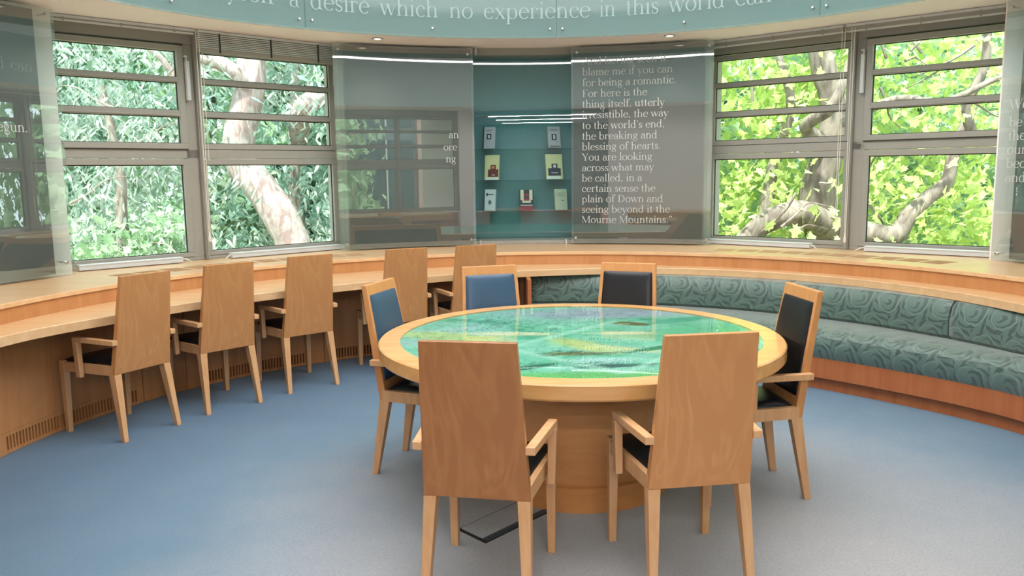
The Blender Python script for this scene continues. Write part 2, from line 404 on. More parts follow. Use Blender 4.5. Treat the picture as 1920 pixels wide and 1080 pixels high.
G = {
 'a': (g_arc(.185, .115, .125, .125, 60, 310) + g_stem(.32, .03, .30) + g_arc(.20, .30, .12, .13, 0, 140) + g_dot(.10, .33, .04) + g_arc(.375, .06, .05, .06, 180, 320, .04), .43),
 'b': (g_stem(.10, .0, ASC) + g_flag(.10, ASC) + g_arc(.255, .21, .165, .22, -150, 150), .49),
 'c': (g_arc(.235, .215, .175, .22, 42, 318) + g_dot(.345, .335, .045), .41),
 'd': (g_stem(.37, .02, ASC) + g_flag(.37, ASC) + g_arc(.22, .21, .165, .22, 30, 330) + g_ser(.42, 0, .1), .51),
 'e': (g_arc(.23, .215, .175, .22, 8, 322) + g_line(.07, .245, .40, .245, t_), .44),
 'f': (g_stem(.13, 0, .56) + g_arc(.245, .56, .115, .14, 55, 180, T_) + g_dot(.315, .64, .045) + g_line(.02, XH - .012, .27, XH - .012, .026) + g_ser(.14, 0), .30),
 'g': (g_arc(.21, .29, .125, .145, 0, 360) + g_line(.12, .17, .10, .08, .035) + g_line(.10, .06, .33, .045, .07) + g_arc(.215, -.075, .165, .12, 0, 360, .05) + g_line(.30, .40, .42, .42, .04), .45),
 'h': (g_stem(.11, 0, ASC) + g_flag(.11, ASC) + g_arc(.26, .26, .13, .17, 0, 150) + g_stem(.39, 0, .28) + g_ser(.11, 0) + g_ser(.39, 0), .51),
 'i': (g_stem(.12, 0, XH) + g_flag(.12, XH) + g_dot(.115, .62, .048) + g_ser(.12, 0), .24),
 'k': (g_stem(.11, 0, ASC) + g_flag(.11, ASC) + g_line(.13, .18, .36, .41, .028) + g_line(.2, .25, .40, .02, .07) + g_ser(.11, 0) + g_ser(.40, 0) + g_ser(.35, XH, .16, -1)[:1], .49),
 'l': (g_stem(.12, 0, ASC) + g_flag(.12, ASC) + g_ser(.12, 0), .24),
 'm': (g_stem(.11, 0, XH) + g_flag(.11, XH) + g_arc(.25, .26, .12, .17, 0, 150) + g_stem(.37, 0, .28) + g_arc(.51, .26, .12, .17, 0, 150) + g_stem(.63, 0, .28) + g_ser(.11, 0) + g_ser(.37, 0) + g_ser(.63, 0), .75),
 'n': (g_stem(.11, 0, XH) + g_flag(.11, XH) + g_arc(.26, .26, .13, .17, 0, 150) + g_stem(.39, 0, .28) + g_ser(.11, 0) + g_ser(.39, 0), .51),
 'o': (g_arc(.24, .215, .185, .22, 0, 360), .48),
 'p': (g_stem(.11, DSC, XH) + g_flag(.11, XH) + g_arc(.265, .21, .165, .22, -150, 150) + g_ser(.11, DSC), .50),
 'r': (g_stem(.11, 0, XH) + g_flag(.11, XH) + g_arc(.22, .29, .10, .14, 50, 160, .05) + g_dot(.30, .385, .045) + g_ser(.11, 0), .36),
 's': (g_arc(.175, .32, .105, .11, 30, 235, .06, .035) + g_line(.10, .25, .25, .17, .07) + g_arc(.165, .11, .115, .11, -150, 55, .06, .035) + g_line(.275, .40, .275, .31, .03) + g_line(.06, .13, .06, .02, .03), .34),
 't': (g_stem(.13, .06, .56) + g_arc(.20, .07, .07, .07, 180, 300, .06) + g_line(.02, XH - .012, .26, XH - .012, .026), .30),
 'u': (g_stem(.11, .12, XH) + g_flag(.11, XH) + g_arc(.24, .15, .13, .15, 180, 330) + g_stem(.38, 0, XH) + g_flag(.38, XH) + g_ser(.42, 0, .1), .51),
 'v': (g_line(.06, XH, .22, 0, T_) + g_line(.22, 0, .38, XH, t_) + g_ser(.07, XH, .18, -1)[:1] + g_ser(.38, XH, .14, -1)[:1], .43),
 'w': (g_line(.06, XH, .20, 0, T_) + g_line(.20, 0, .33, XH, t_) + g_line(.31, XH, .46, 0, T_) + g_line(.46, 0, .60, XH, t_) + g_ser(.07, XH, .17, -1)[:1] + g_ser(.32, XH, .15, -1)[:1] + g_ser(.6, XH, .14, -1)[:1], .65),
 'x': (g_line(.07, XH, .37, 0, T_) + g_line(.36, XH, .07, 0, t_) + g_ser(.07, 0, .15)[:1] + g_ser(.37, 0, .17)[:1] + g_ser(.08, XH, .17, -1)[:1] + g_ser(.36, XH, .14, -1)[:1], .44),
 'y': (g_line(.06, XH, .22, 0, T_) + g_line(.38, XH, .15, DSC + .03, t_) + g_dot(.11, DSC + .03, .045) + g_ser(.07, XH, .18, -1)[:1] + g_ser(.38, XH, .14, -1)[:1], .43),
 'A': (g_line(.06, 0, .33, CAP, t_) + g_line(.33, CAP, .60, 0, T_) + g_line(.16, .22, .50, .22, t_) + g_ser(.06, 0, .17)[:1] + g_ser(.60, 0, .2)[:1], .67),
 'B': (g_stem(.13, 0, CAP) + g_arc(.27, .49, .16, .15, -90, 90) + g_arc(.28, .18, .19, .17, -90, 90) + g_line(.1, CAP - .013, .28, CAP - .013, t_) + g_line(.1, .34, .28, .34, t_) + g_line(.1, .013, .28, .013, t_), .55),
 'D': (g_stem(.14, 0, CAP) + g_arc(.28, .325, .31, .315, -90, 90) + g_line(.04, CAP - .013, .3, CAP - .013, t_) + g_line(.04, .013, .3, .013, t_), .68),
 'E': (g_stem(.14, 0, CAP) + g_line(.04, CAP - .013, .48, CAP - .013, t_) + g_line(.04, .013, .5, .013, t_) + g_line(.14, .34, .38, .34, t_) + g_line(.48, CAP, .48, .52, t_) + g_line(.5, 0, .5, .13, t_), .56),
 'F': (g_stem(.14, 0, CAP) + g_line(.04, CAP - .013, .48, CAP - .013, t_) + g_line(.14, .34, .36, .34, t_) + g_line(.48, CAP, .48, .52, t_) + g_ser(.14, 0, .22), .52),
 'G': (g_arc(.34, .325, .29, .325, 50, 330) + g_stem(.58, .04, .28) + g_ser(.57, .30, .2, -1)[:1], .70),
 'I': (g_stem(.14, 0, CAP) + g_ser(.14, 0, .22) + g_ser(.14, CAP, .22, -1), .29),
 'M': (g_line(.11, 0, .11, CAP, t_) + g_line(.11, CAP, .38, .04, T_) + g_line(.38, .04, .65, CAP, t_) + g_stem(.67, 0, CAP) + g_ser(.11, 0, .17)[:1] + g_ser(.67, 0, .22) + g_ser(.08, CAP, .14, -1)[:1] + g_ser(.69, CAP, .16, -1)[:1], .80),
 'O': (g_arc(.34, .325, .29, .325, 0, 360), .68),
 'R': (g_stem(.14, 0, CAP) + g_arc(.28, .48, .17, .16, -90, 90) + g_line(.04, CAP - .013, .3, CAP - .013, t_) + g_line(.14, .32, .3, .32, t_) + g_line(.30, .32, .52, 0, T_) + g_ser(.14, 0), .58),
 'S': (g_arc(.24, .48, .15, .16, 30, 240, .07, .04) + g_line(.12, .38, .36, .26, .09) + g_arc(.23, .17, .17, .16, -150, 60, .07, .04), .46),
 'V': (g_line(.06, CAP, .31, 0, T_) + g_line(.31, 0, .54, CAP, t_) + g_ser(.07, CAP, .2, -1)[:1] + g_ser(.54, CAP, .16, -1)[:1], .60),
 'W': (g_line(.06, CAP, .26, 0, T_) + g_line(.26, 0, .45, CAP, t_) + g_line(.42, CAP, .64, 0, T_) + g_line(.64, 0, .86, CAP, t_) + g_ser(.07, CAP, .19, -1)[:1] + g_ser(.43, CAP, .17, -1)[:1] + g_ser(.86, CAP, .15, -1)[:1], .92),
 'Y': (g_line(.06, CAP, .31, .28, T_) + g_line(.31, .28, .53, CAP, t_) + g_stem(.31, 0, .30) + g_ser(.31, 0, .22) + g_ser(.07, CAP, .19, -1)[:1] + g_ser(.53, CAP, .16, -1)[:1], .59),
 '.': (g_dot(.10, .045), .22), ',': (g_comma(.10, .045), .23), "'": (g_comma(.09, .62), .20),
 '"': (g_comma(.09, .62) + g_comma(.25, .62), .36), '`': ([[(.12 - x, 1.18 - y) for x, y in q] for q in g_comma(.04, .60)] + [[(.28 - x, 1.18 - y) for x, y in q] for q in g_comma(.04, .60)], .36),
 ' ': ([], .24),
}
def text_polys(s, em, sx=1.0, track=0.0):
    x = 0; out = []
    for ch in s:
        ps, adv = G[ch]
        for q in ps: out.append([((px_ * sx + x) * em, py_ * em) for px_, py_ in q])
        x += (adv + track) * sx
    return out, x * em
def letter_cyl(mb, polys, phi0, R, z0):
    for q in polys:
        n = len(q); mb.add([P(phi0 + math.degrees(u / R), R, z0 + v) for u, v in q], [tuple(range(n))])

# ------------------------------------------------------------------ curves of the plan
def interp(tab):
    tab = sorted(tab)
    def f(p):
        if p <= tab[0][0]: return tab[0][1]
        if p >= tab[-1][0]: return tab[-1][1]
        for i in range(len(tab) - 1):
            (a, ra), (b, rb) = tab[i], tab[i + 1]
            if a <= p <= b:
                ta = (tab[min(i + 1, len(tab) - 1)][1] - tab[max(i - 1, 0)][1]) / max(1e-6, tab[min(i + 1, len(tab) - 1)][0] - tab[max(i - 1, 0)][0])
                tb = (tab[min(i + 2, len(tab) - 1)][1] - ra) / (tab[min(i + 2, len(tab) - 1)][0] - a)
                h = b - a; t = (p - a) / h
                return (2*t**3-3*t*t+1)*ra + (t**3-2*t*t+t)*h*ta + (-2*t**3+3*t*t)*rb + (t**3-t*t)*h*tb
    return f
R_desk = interp([(-160, 2.98), (-110, 3.0), (-88, 2.945), (-75, 2.765), (-62, 2.645), (-50, 2.56), (-38, 2.535), (-28, 2.56), (-16, 2.65), (-3.7, 2.75), (5, 2.84), (14, 2.95), (22, 3.015), (32, 3.045), (44, 3.06), (58, 3.02), (77, 2.925), (100, 2.85), (125, 2.85)])
R_bench = interp([(-3, 2.50), (20, 2.42), (50, 2.425), (57, 2.46), (65, 2.53), (73, 2.635), (82, 2.745), (92, 2.76), (125, 2.74)])
R_back = lambda p: 2.90 + .03 * max(0, min(1, (p - 60) / 20))
RS, RW = 3.186, 3.16
BAYS = ((-43.8, 4.1), (41.2, 4.1), (137.5, 4.1))
HALF = 17.6

# ------------------------------------------------------------------ setting
mb = MB(); mb.lathe([(4.95, -.12), (4.95, 0)], (CX, CY), 72); mb.box(-2.2, 3.0, -4.2, .3, -.12, -.002)
struct(mb.build('floor', M['carpet']), 'blue and grey carpet floor')
# ceiling: flat soffit ring, painted drum, dome lid
ceil = struct(empty('ceiling'), 'white soffit ring with drum')
mb = MB(); mb.lathe([(3.36, ZC), (5.15, ZC), (5.15, ZC + .22), (3.36, ZC + .22)], (CX, CY), 96, True)  # outer part is an added eave past the windows, blocking the sun
mb.build('soffit', M['white'], ceil, True)
mb = MB(); mb.lathe([(3.36, ZC + .22), (3.36, ZC + 1.25), (3.42, ZC + 1.25), (3.42, ZC + .22)], (CX, CY), 96, True)
mb.build('drum_wall', M['drum'], ceil, True)
mb = MB(); mb.lathe([(3.355, ZC + .002), (3.36, ZC + .22), (3.352, ZC + .22)], (CX, CY), 96, True); mb.build('drum_edge', M['drum'], ceil, True)
mb = MB(); mb.lathe([(3.45, ZC + 1.25), (3.45, ZC + 1.32)], (CX, CY), 72); mb.build('dome_lid', M['white'], ceil, True)
mb = MB(); mb.box(-2.2, 3.0, -4.2, .22, ZC, ZC + .1); struct(mb.build('ceiling', M['white']), 'corridor ceiling')
# walls between the bays
def wallseg(name, p0, p1, mat, R0=4.03, R1=4.42, z0=.83, z1=ZC + .02):
    m = MB(); m.cbox(p0, p1, R0, R1, z0, z1, max(2, int(abs(p1 - p0) / 2))); return struct(m.build(name, mat, smooth=True))
wallseg('wall_north', -43.8 + HALF, -9.2, M['wall_grey'])
wallseg('wall_north', 6.2, 41.2 - HALF, M['wall_grey'])
wallseg('wall_north', -9.2, 6.2, M['grey_metal'], 4.03, 4.42, 2.70, ZC + .02)
wallseg('wall_north', -9.2, 6.2, M['teal'], 4.32, 4.42, .83, 2.70)
wallseg('wall_west', -155, -43.8 - HALF, M['white'])
wallseg('wall_east', 41.2 + HALF, 137.5 - HALF, M['white'])
wallseg('wall_south', 155.1, 162, M['white'], z0=0)
wallseg('wall_south', -162, -155, M['white'], z0=0)
# corridor behind the camera
mb = MB(); mb.box(-2.3, -2.2, -4.2, .6, 0, ZC); mb.box(3.0, 3.1, -4.2, -.2, 0, ZC)
M['corridor'] = plain('dark_grey_corridor_wall', srgb(104, 106, 108), .7)
struct(mb.build('wall_south', M['corridor'])); mb = MB(); mb.box(-2.3, 3.1, -4.3, -4.2, 0, ZC); struct(mb.build('wall_south', M['corridor']))
# trimming the corridor to the ring
mb = MB(); mb.box(-2.3, -1.15, .18, .30, 0, ZC); mb.box(1.62, 3.1, -.22, -.12, 0, ZC); struct(mb.build('wall_south', M['white']))

# low beech panelling, one panel after another, with slotted vent grilles near the floor
wall = struct(empty('wall_left'), 'curved beech panelling under the desk with slotted vents')
def panelling(parent, p0, p1, grille=None, mat=M['panel']):
    m = MB(); zt = .128 if grille else .004
    m.cbox(p0 + .05, p1 - .05, RW, RW + .03, zt, .681); m.build('panel', mat, parent, True)
    if grille:
        g = MB(); gs, n = grille
        g.mi = 0
        g.cbox(p0 + .05, p1 - .05, RW, RW + .03, .104, .127); g.cbox(p0 + .05, p1 - .05, RW, RW + .03, .002, .022)
        cur = p0 + .05
        for k in range(n):
            for j in range(6):
                a = gs + k * 2.77 + j * .465
                g.cbox(cur, a, RW, RW + .03, .022, .104, 1 if a - cur < 1.5 else 4); cur = a + .25
        g.cbox(cur, p1 - .05, RW, RW + .03, .022, .104, 4)
        g.mi = 1; g.cbox(p0 + .05, p1 - .05, RW + .05, RW + .06, .0, .128)
        g.build('vent_grille', [mat, M['slot']], parent, label='row of upright slots along the floor')
panelling(wall, -155, -128.5); panelling(wall, -128.5, -107); panelling(wall, -107, -85.3)
panelling(wall, -85.3, -63.6, (-83.84, 7)); panelling(wall, -63.6, -57.0); panelling(wall, -57.0, -35.3, (-54.5, 6)); panelling(wall, -35.3, -18, (-33.9, 5)); panelling(wall, -18, -3)
wr = struct(empty('wall_right'), 'curved beech panelling behind the bench')
for k in range(6): panelling(wr, -3 + k * 21.3, -3 + (k + 1) * 21.3)
# riser between desk and sill, then sill board
mb = MB(); mb.cbox(-155, 150, RS + .012, RS + .035, .735, .83, 150); struct(mb.build('trim_1', M['panel'], smooth=True), 'upright beech riser between desk shelf and window sill')
mb = MB(); n = 160; mb.sweep(lambda p: [(RS, .828), (4.60, .828), (4.60, .856), (RS + .004, .856), (RS, .852)], [-155 + 305 * i / n for i in range(n + 1)])
sill = mb.build('window_sill', M['desk']); tag(sill, 'broad curved beech sill board running under all the windows', 'window sill')
mb = MB()
for lo, hi in ((-61, -27.5), (27, 59)):
    p = lo
    while p < hi:
        for j in range(16):
            a = p + j * .17; mb.cbox(a, a + .07, 3.42, 3.66, .8562, .8572, 1)
        p += 3.2
g = mb.build('vent_slots', plain('slot_shadow_brown', srgb(192, 152, 112), .7), sill); g['kind'] = 'stuff'
# curved shelf desk
def desk_prof(p):
    r = R_desk(p); return [(r, .682), (RS + .02, .682), (RS + .02, .737), (r + .003, .737), (r, .733)]
n = 150
mb = MB(); mb.sweep(desk_prof, [-150 + 272 * i / n for i in range(n + 1)])
tag(mb.build('curved_desk', M['desk'], smooth=True), 'long curved beech desk shelf running round the wall, above chairs and bench', 'desk')

# ------------------------------------------------------------------ windows
def bayT(a, D):
    a = rad(a); nx, ny, tx, ty = math.sin(a), math.cos(a), math.cos(a), -math.sin(a)
    return lambda s_, d, z: (CX + nx * (D + d) + tx * s_, CY + ny * (D + d) + ty * s_, z)
ROWS = [(2.39, 2.60), (2.118, 2.345), (1.846, 2.066)]
def window(name, T, s0, s1, sash_side, label, outer):
    """s0..s1: glass span; sash_side: 'L','R' or None = which side carries the opening sash profile"""
    w_ = struct(empty(name), label)
    fr = MB(); e0 = s0 - (.13 if outer == 'L' else .04); e1 = s1 + (.13 if outer == 'R' else .04)
    if sash_side == 'R': e1 = s1 + .135
    if sash_side == 'L': e0 = s0 - .135
    fr.box(e0, e1, -.02, .08, 2.66, 2.765, T); fr.box(e0, e1, -.01, .08, 1.722, 1.795, T); fr.box(e0, e1, -.01, .08, .857, .885, T)
    fr.box(e0, s0 - .035, -.01, .08, .885, 2.66, T); fr.box(s1 + .035, e1, -.01, .08, .885, 2.66, T)
    fr.build('frame', M['grey_metal'], w_, bevel=.003)
    up = MB(); k = -.03 if sash_side else -.005
    up.box(s0 - .05, s1 + .05, k, .05, 2.60, 2.645, T); up.box(s0 - .05, s1 + .05, k, .05, 1.80, 1.846, T)
    up.box(s0 - .05, s0, k, .05, 1.846, 2.60, T); up.box(s1, s1 + .05, k, .05, 1.846, 2.60, T)
    up.build('upper_sash', M['grey_metal'], w_, bevel=.003)
    for z in ((2.345, 2.39), (2.066, 2.118)):
        b = MB(); b.box(s0, s1, k + .004, .045, z[0], z[1], T); b.box(s0, s1, k - .006, k + .004, z[0] + .006, z[0] + .024, T); b.build('glazing_bar', M['grey_metal'], w_, bevel=.002)
    b = MB()
    for z0, z1 in ROWS + [(.925, 1.668)]:
        for q in ((s0, s1, z1 - .007, z1), (s0, s1, z0, z0 + .006), (s0, s0 + .007, z0, z1), (s1 - .007, s1, z0, z1)):
            b.box(q[0], q[1], .012, .02, q[2], q[3], T)
    b.box(s0 - .052, s1 + .052, k - .001, k + .01, 2.647, 2.656, T); b.box(s0 - .05, s1 + .05, k + .002, .0, 1.793, 1.7985, T)
    b.build('rubber_seal', M['dark_seal'], w_)
    lo = MB(); lo.box(s0 - .05, s1 + .05, -.016, .05, 1.668, 1.718, T); lo.box(s0 - .05, s1 + .05, -.016, .05, .888, .925, T)
    lo.box(s0 - .05, s0, -.016, .05, .925, 1.668, T); lo.box(s1, s1 + .05, -.016, .05, .925, 1.668, T); lo.build('lower_frame', M['grey_metal'], w_, bevel=.003)
    for z0, z1 in ROWS + [(.925, 1.668)]:
        g_ = MB(); g_.box(s0, s1, .022, .027, z0, z1, T); g_.build('pane', M['pane'], w_)
    if sash_side:
        x = s1 + .068 if sash_side == 'R' else s0 - .068
        h = MB(); h.box(x - .014, x + .014, -.075, -.03, 2.20, 2.52, T); h.box(x - .006, x + .006, -.05, -.02, 2.50, 2.56, T); h.box(x - .02, x + .01, -.06, -.03, 2.55, 2.565, T)
        h.build('sash_stay', M['grey_light'], w_, bevel=.003, label='light grey window stay arm')
    return w_
T1 = bayT(*BAYS[0]); T2 = bayT(*BAYS[1]); T3 = bayT(*BAYS[2])
window('window_1', T1, -1.20, -.226, 'R', 'grey framed window, left half of the left bay, opening sash above fixed pane', 'L')
window('window_2', T1, -.02, 1.22, None, 'grey framed window, right half of the left bay, in front of the pale trunk', 'R')
window('window_3', T2, -1.25, -.004, None, 'grey framed window, left half of the right bay', 'L')
window('window_4', T2, .208, 1.20, 'L', 'grey framed window, right half of the right bay, opening sash above fixed pane', 'R')
window('window_5', T3, -1.20, -.05, None, 'grey framed window behind the camera', 'L')
window('window_6', T3, .05, 1.20, None, 'grey framed window behind the camera', 'R')
for i, (T, a, b) in enumerate(((T1, -.090, -.060), (T2, .036, .073), (T3, -.012, .012))):
    m = MB(); m.box(a, b, -.05, .09, .857, 2.766, T); m.box(a + .008, b - .008, -.062, -.05, .857, 2.766, T)
    struct(m.build('trim_%d' % (i + 2), M['grey_metal'], bevel=.002), 'grey mullion post between two windows')
for T in (T1, T2, T3):      # bay cheeks
    for s_ in (-1, 1):
        m = MB(); m.box(s_ * 1.30 - .03, s_ * 1.30 + .03, -.25, .16, .857, ZC, T); struct(m.build('trim_9', M['grey_metal']), 'grey side cheek of the window bay')

def blind(T, s0, s1, drop, n, label, dback=-.155):
    o = empty('venetian_blind', T((s0 + s1) / 2, dback, ZC - .01)); off = Vector(o.location)
    TT = lambda a, b, c: tuple(Vector(T(a, b, c)) - off)
    m = MB(); m.box(s0, s1, dback - .02, dback + .03, ZC - .025, ZC - .004, TT); m.build('headrail', M['grey_light'], o)
    zb = drop
    if n > 3:
        for k in range(n):
            z = ZC - .03 - (k + .5) * ((ZC - .03 - (zb + .032)) / n)
            m = MB(); m.box(s0, s1, dback - .016, dback + .02, z - .0036, z + .0036, TT)
            m.build('slat', M['grey_light'], o)
    else:
        m = MB(); m.box(s0 + .005, s1 - .005, dback - .012, dback + .02, zb + .012, ZC - .025, TT); m.build('slat_stack', M['grey_metal'], o)
    m = MB(); m.box(s0, s1, dback - .018, dback + .02, zb, zb + (.034 if n > 3 else .012), TT); m.build('bottom_rail', M['grey_metal'] if n > 3 else M['grey_light'], o, bevel=.003)
    m = MB()
    for f in (.14, .5, .86):
        x = s0 + (s1 - s0) * f; m.box(x - .007, x + .007, dback - .021, dback - .0185, zb, ZC - .02, TT)
    m.build('ladder_tape', M['dark_seal'] if n > 3 else M['grey_metal'], o)['kind'] = 'stuff'
    tag(o, label, 'blind', 'venetian blinds at the window heads'); return o
blind(T1, -1.27, -.13, 2.722, 2, 'venetian blind raised fully at the left half of left bay')
blind(T1, -.098, 1.20, 2.588, 8, 'venetian blind lowered a hand width beside the pale tree trunk')
blind(T2, -1.24, .005, 2.70, 2, 'raised venetian blind over the left half of right bay')
blind(T2, .03, 1.20, 2.70, 2, 'raised venetian blind over the right half of right bay')
def cord(T, s0, ztop, zbot, label, tassel=True, loop=True, d=-.2):
    o = empty('blind_cord', T(s0, d, zbot)); off = Vector(o.location)
    TT = lambda a, b, c: tuple(Vector(T(a, b, c)) - off)
    for dx in ((-.012, .012) if loop else (0,)):
        m = MB(); m.tube([TT(s0 + dx, d, ztop), TT(s0 + dx * .8, d, (ztop + zbot) / 2), TT(s0 + dx * .4, d, zbot + .02)], .0028, 6); m.build('cord', M['cord'], o)
    if tassel:
        m = MB(); m.tube([TT(s0, d, zbot - .05), TT(s0, d, zbot - .04), TT(s0, d, zbot - .01), TT(s0, d, zbot + .03)], [.008, .012, .011, .004], 10); m.build('tassel', M['cord'], o, True)
    tag(o, label, 'blind cord')
cord(T1, -.118, 2.745, 1.07, 'white blind cord with tassel hanging on the left bay mullion')
cord(T1, -.066, 2.60, 1.68, 'short thin blind cord just right of the left bay mullion', False, False, -.16)
cord(T2, .02, 2.73, 1.00, 'looped blind cord at the left edge of the right bay mullion', False)
cord(T2, .10, 2.73, .98, 'white blind cord with tassel on the right bay mullion')
def stay_bar(T, s0, s1, end, label):
    o = empty('window_guard_bar', T((s0 + s1) / 2, -.12, .858)); off = Vector(o.location); TT = lambda a, b, c: tuple(Vector(T(a, b, c)) - off)
    m = MB(); m.box(s0, s1, -.16, -.085, .862, .905, TT); m.box(s0, s1, -.165, -.16, .895, .905, TT); m.box(s0 + .1, s0 + .16, -.15, -.1, .857, .862, TT); m.box(s1 - .16, s1 - .1, -.15, -.1, .857, .862, TT); m.build('bar', M['grey_light'], o, bevel=.004)
    e = s1 if end == 'R' else s0; k = 1 if end == 'R' else -1
    m = MB(); m.tube([TT(e - k * .02, -.13, .895), TT(e + k * .03, -.15, .885), TT(e + k * .07, -.17, .8605)], .005, 8); m.build('wire_arm', M['cord'], o)
    tag(o, label, 'guard bar', 'grey bars lying along the window bottoms')
stay_bar(T1, -1.14, -.34, 'R', 'grey metal bar on the sill under left half of left bay')
stay_bar(T1, .09, 1.22, 'L', 'grey metal bar on the sill below the pale tree trunk')
stay_bar(T2, -1.24, -.22, 'R', 'grey metal bar on the sill under left half of right bay')
stay_bar(T2, .25, 1.20, 'L', 'grey metal bar on the sill under right half of right bay')

# ------------------------------------------------------------------ glass panels with lettering
def stud(parent, p, R, z, r=.013, L=.05):
    m = MB(); a = rad(p); d = Vector((math.sin(a), math.cos(a), 0)); c = Vector(P(p, R, z))
    m.tube([c - d * .014, c - d * .011, c - d * .003, c + d * 0.0], [r * .7, r, r, r], 14); m.tube([c, c + d * L], r * .5, 10)
    m.build('stud', M['chrome'], parent, True)
def glass_panel(p0, p1, z0, z1, b0, b1, studs, label, R=3.9, bz0=None, bz1=None):
    o = empty('glass_panel', P((p0 + p1) / 2, R, z0)); loc = Vector(o.location)
    def sh(m): m.v = [tuple(Vector(v) - loc) for v in m.v]; return m
    m = MB(); m.cbox(p0, p1, R, R + .010, z0, z1, 12); sh(m).build('glass_sheet', M['panel_glass'], o, True)
    m = MB(); m.cbox(b0, b1, R + .045, R + .06, z0 + .012, z1 - .012, 12); sh(m).build('backing_board', M['backing'], o, True, label='dark grey printed board behind the glass')
    for (p, z) in studs:
        m = MB(); a = rad(p); d = Vector((math.sin(a), math.cos(a), 0)); c = Vector(P(p, R, z))
        m.tube([c - d * .016, c - d * .013, c - d * .003, c], [.009, .013, .013, .013], 14); m.tube([c, c + d * .10], .006, 10)
        sh(m).build('stud', M['chrome'], o, True)
    tag(o, label, 'glass panel', 'grey glass panels on the wall'); return o, sh
zp0, zp1 = .868, 2.748
pl, shl = glass_panel(-28.0, -8.55, zp0, zp1, -26.3, -8.8, [(-27.3, 2.70), (-9.3, 2.69), (-27.0, .918), (-9.25, .921)], 'large grey glass panel left of the book display case')
pr, shr = glass_panel(5.3, 24.95, zp0, zp1, 5.6, 23.6, [(6.1, 2.697), (24.36, 2.70), (5.9, .923), (24.4, .912)], 'grey glass panel with sixteen lines of white lettering right of the display case')
pf, shf = glass_panel(-86, -62.3, zp0, zp1, -85, -64.1, [(-63.1, 2.71), (-63.3, .96), (-84, 2.71), (-84, .96)], 'grey glass panel at the far left edge with end of a word')
pe, she = glass_panel(60.0, 84, zp0, zp1, 61.6, 83, [(60.5, 2.70), (60.65, .916), (83, 2.70), (83, .916)], 'grey glass panel at the far right edge with cropped lettering')
def lettering(parent, sh, lines, R=3.897, mat=None, name='lettering'):
    m = MB()
    for (s_, phi, z, em, width) in lines:
        ps, w0 = text_polys(s_, em)
        sx = 1.0
        if width: sx = math.radians(width) * R / w0
        ps = [[(x * sx, y) for x, y in q] for q in ps]
        letter_cyl(m, ps, phi, R, z)
    sh(m).build(name, mat or M['letter'], parent, label='white serif lettering')['kind'] = 'stuff'
L16 = ["And having seen it,", "blame me if you can", "for being a romantic.", "For here is the", "thing itself, utterly", "irresistible, the way", "to the world's end,", "the breaking and", "blessing of hearts.", "You are looking", "across what may", "be called, in a", "certain sense the", "plain of Down and", "seeing beyond it the", 'Mourne Mountains."']
em = .104
wl = text_polys(L16[-1], em)[1]; sxl = math.radians(12.96) * 3.897 / wl
lettering(pr, shr, [(s_, 6.87 - .008 * i, 2.582 - .1009 * i, em, math.degrees(text_polys(s_, em)[1] * sxl / 3.897)) for i, s_ in enumerate(L16)])
lettering(pl, shl, [("an", -12.2, 1.905, em, None), ("ore", -13.0, 1.788, em, None), ("ng", -12.7, 1.675, em, None)])
lettering(pf, shf, [("begun.", -70.3, 1.885, em, 4.1)])
lettering(pe, she, [("`We", 60.35, 1.975, em, None), ("be", 61.0, 1.85, em, None), ("the", 61.0, 1.752, em, None), ("our", 61.0, 1.652, em, None), ("bec", 61.0, 1.553, em, None), ("and", 61.0, 1.45, em, None)])

# ------------------------------------------------------------------ display case with shelves and books
o = empty('display_case', P(-1.5, 4.1, .86)); loc = Vector(o.location)
def shc(m): m.v = [tuple(Vector(v) - loc) for v in m.v]; return m
m = MB(); m.cbox(-8.8, 5.9, 4.30, 4.318, .90, 2.70, 10); shc(m).build('back_board', M['teal'], o, True, label='teal painted back board')
for a, b in ((-9.1, -8.75), (5.75, 6.1)):
    m = MB(); m.cbox(a, b, 4.03, 4.315, .858, 2.70, 1); shc(m).build('side_panel', M['teal'], o)
m = MB(); m.cbox(-8.75, 5.75, 4.02, 4.31, .858, .895, 10); shc(m).build('base', M['grey_metal'], o)
for z in (2.133, 1.806, 1.494, 1.186):
    m = MB(); m.cbox(-8.7, 5.7, 4.065, 4.295, z - .008, z, 10); shc(m).build('shelf', M['shelf_glass'], o, label='clear green glass shelf')
m = MB(); m.cbox(-8.5, 5.45, 4.0, 4.008, .905, 2.694, 10); shc(m).build('glass_front', M['case_glass'], o, True)
for a, z0, z1 in ((-8.0, 2.694, ZC - .002), (-7.8, .858, .905), (4.5, .858, .905)):
    m = MB(); m.cbox(a - .12, a + .12, 3.985, 4.01, z0, z1, 1); shc(m).build('spacer', M['chrome'], o)
tag(o, 'teal backed glass fronted display case with four glass shelves of books', 'display case')

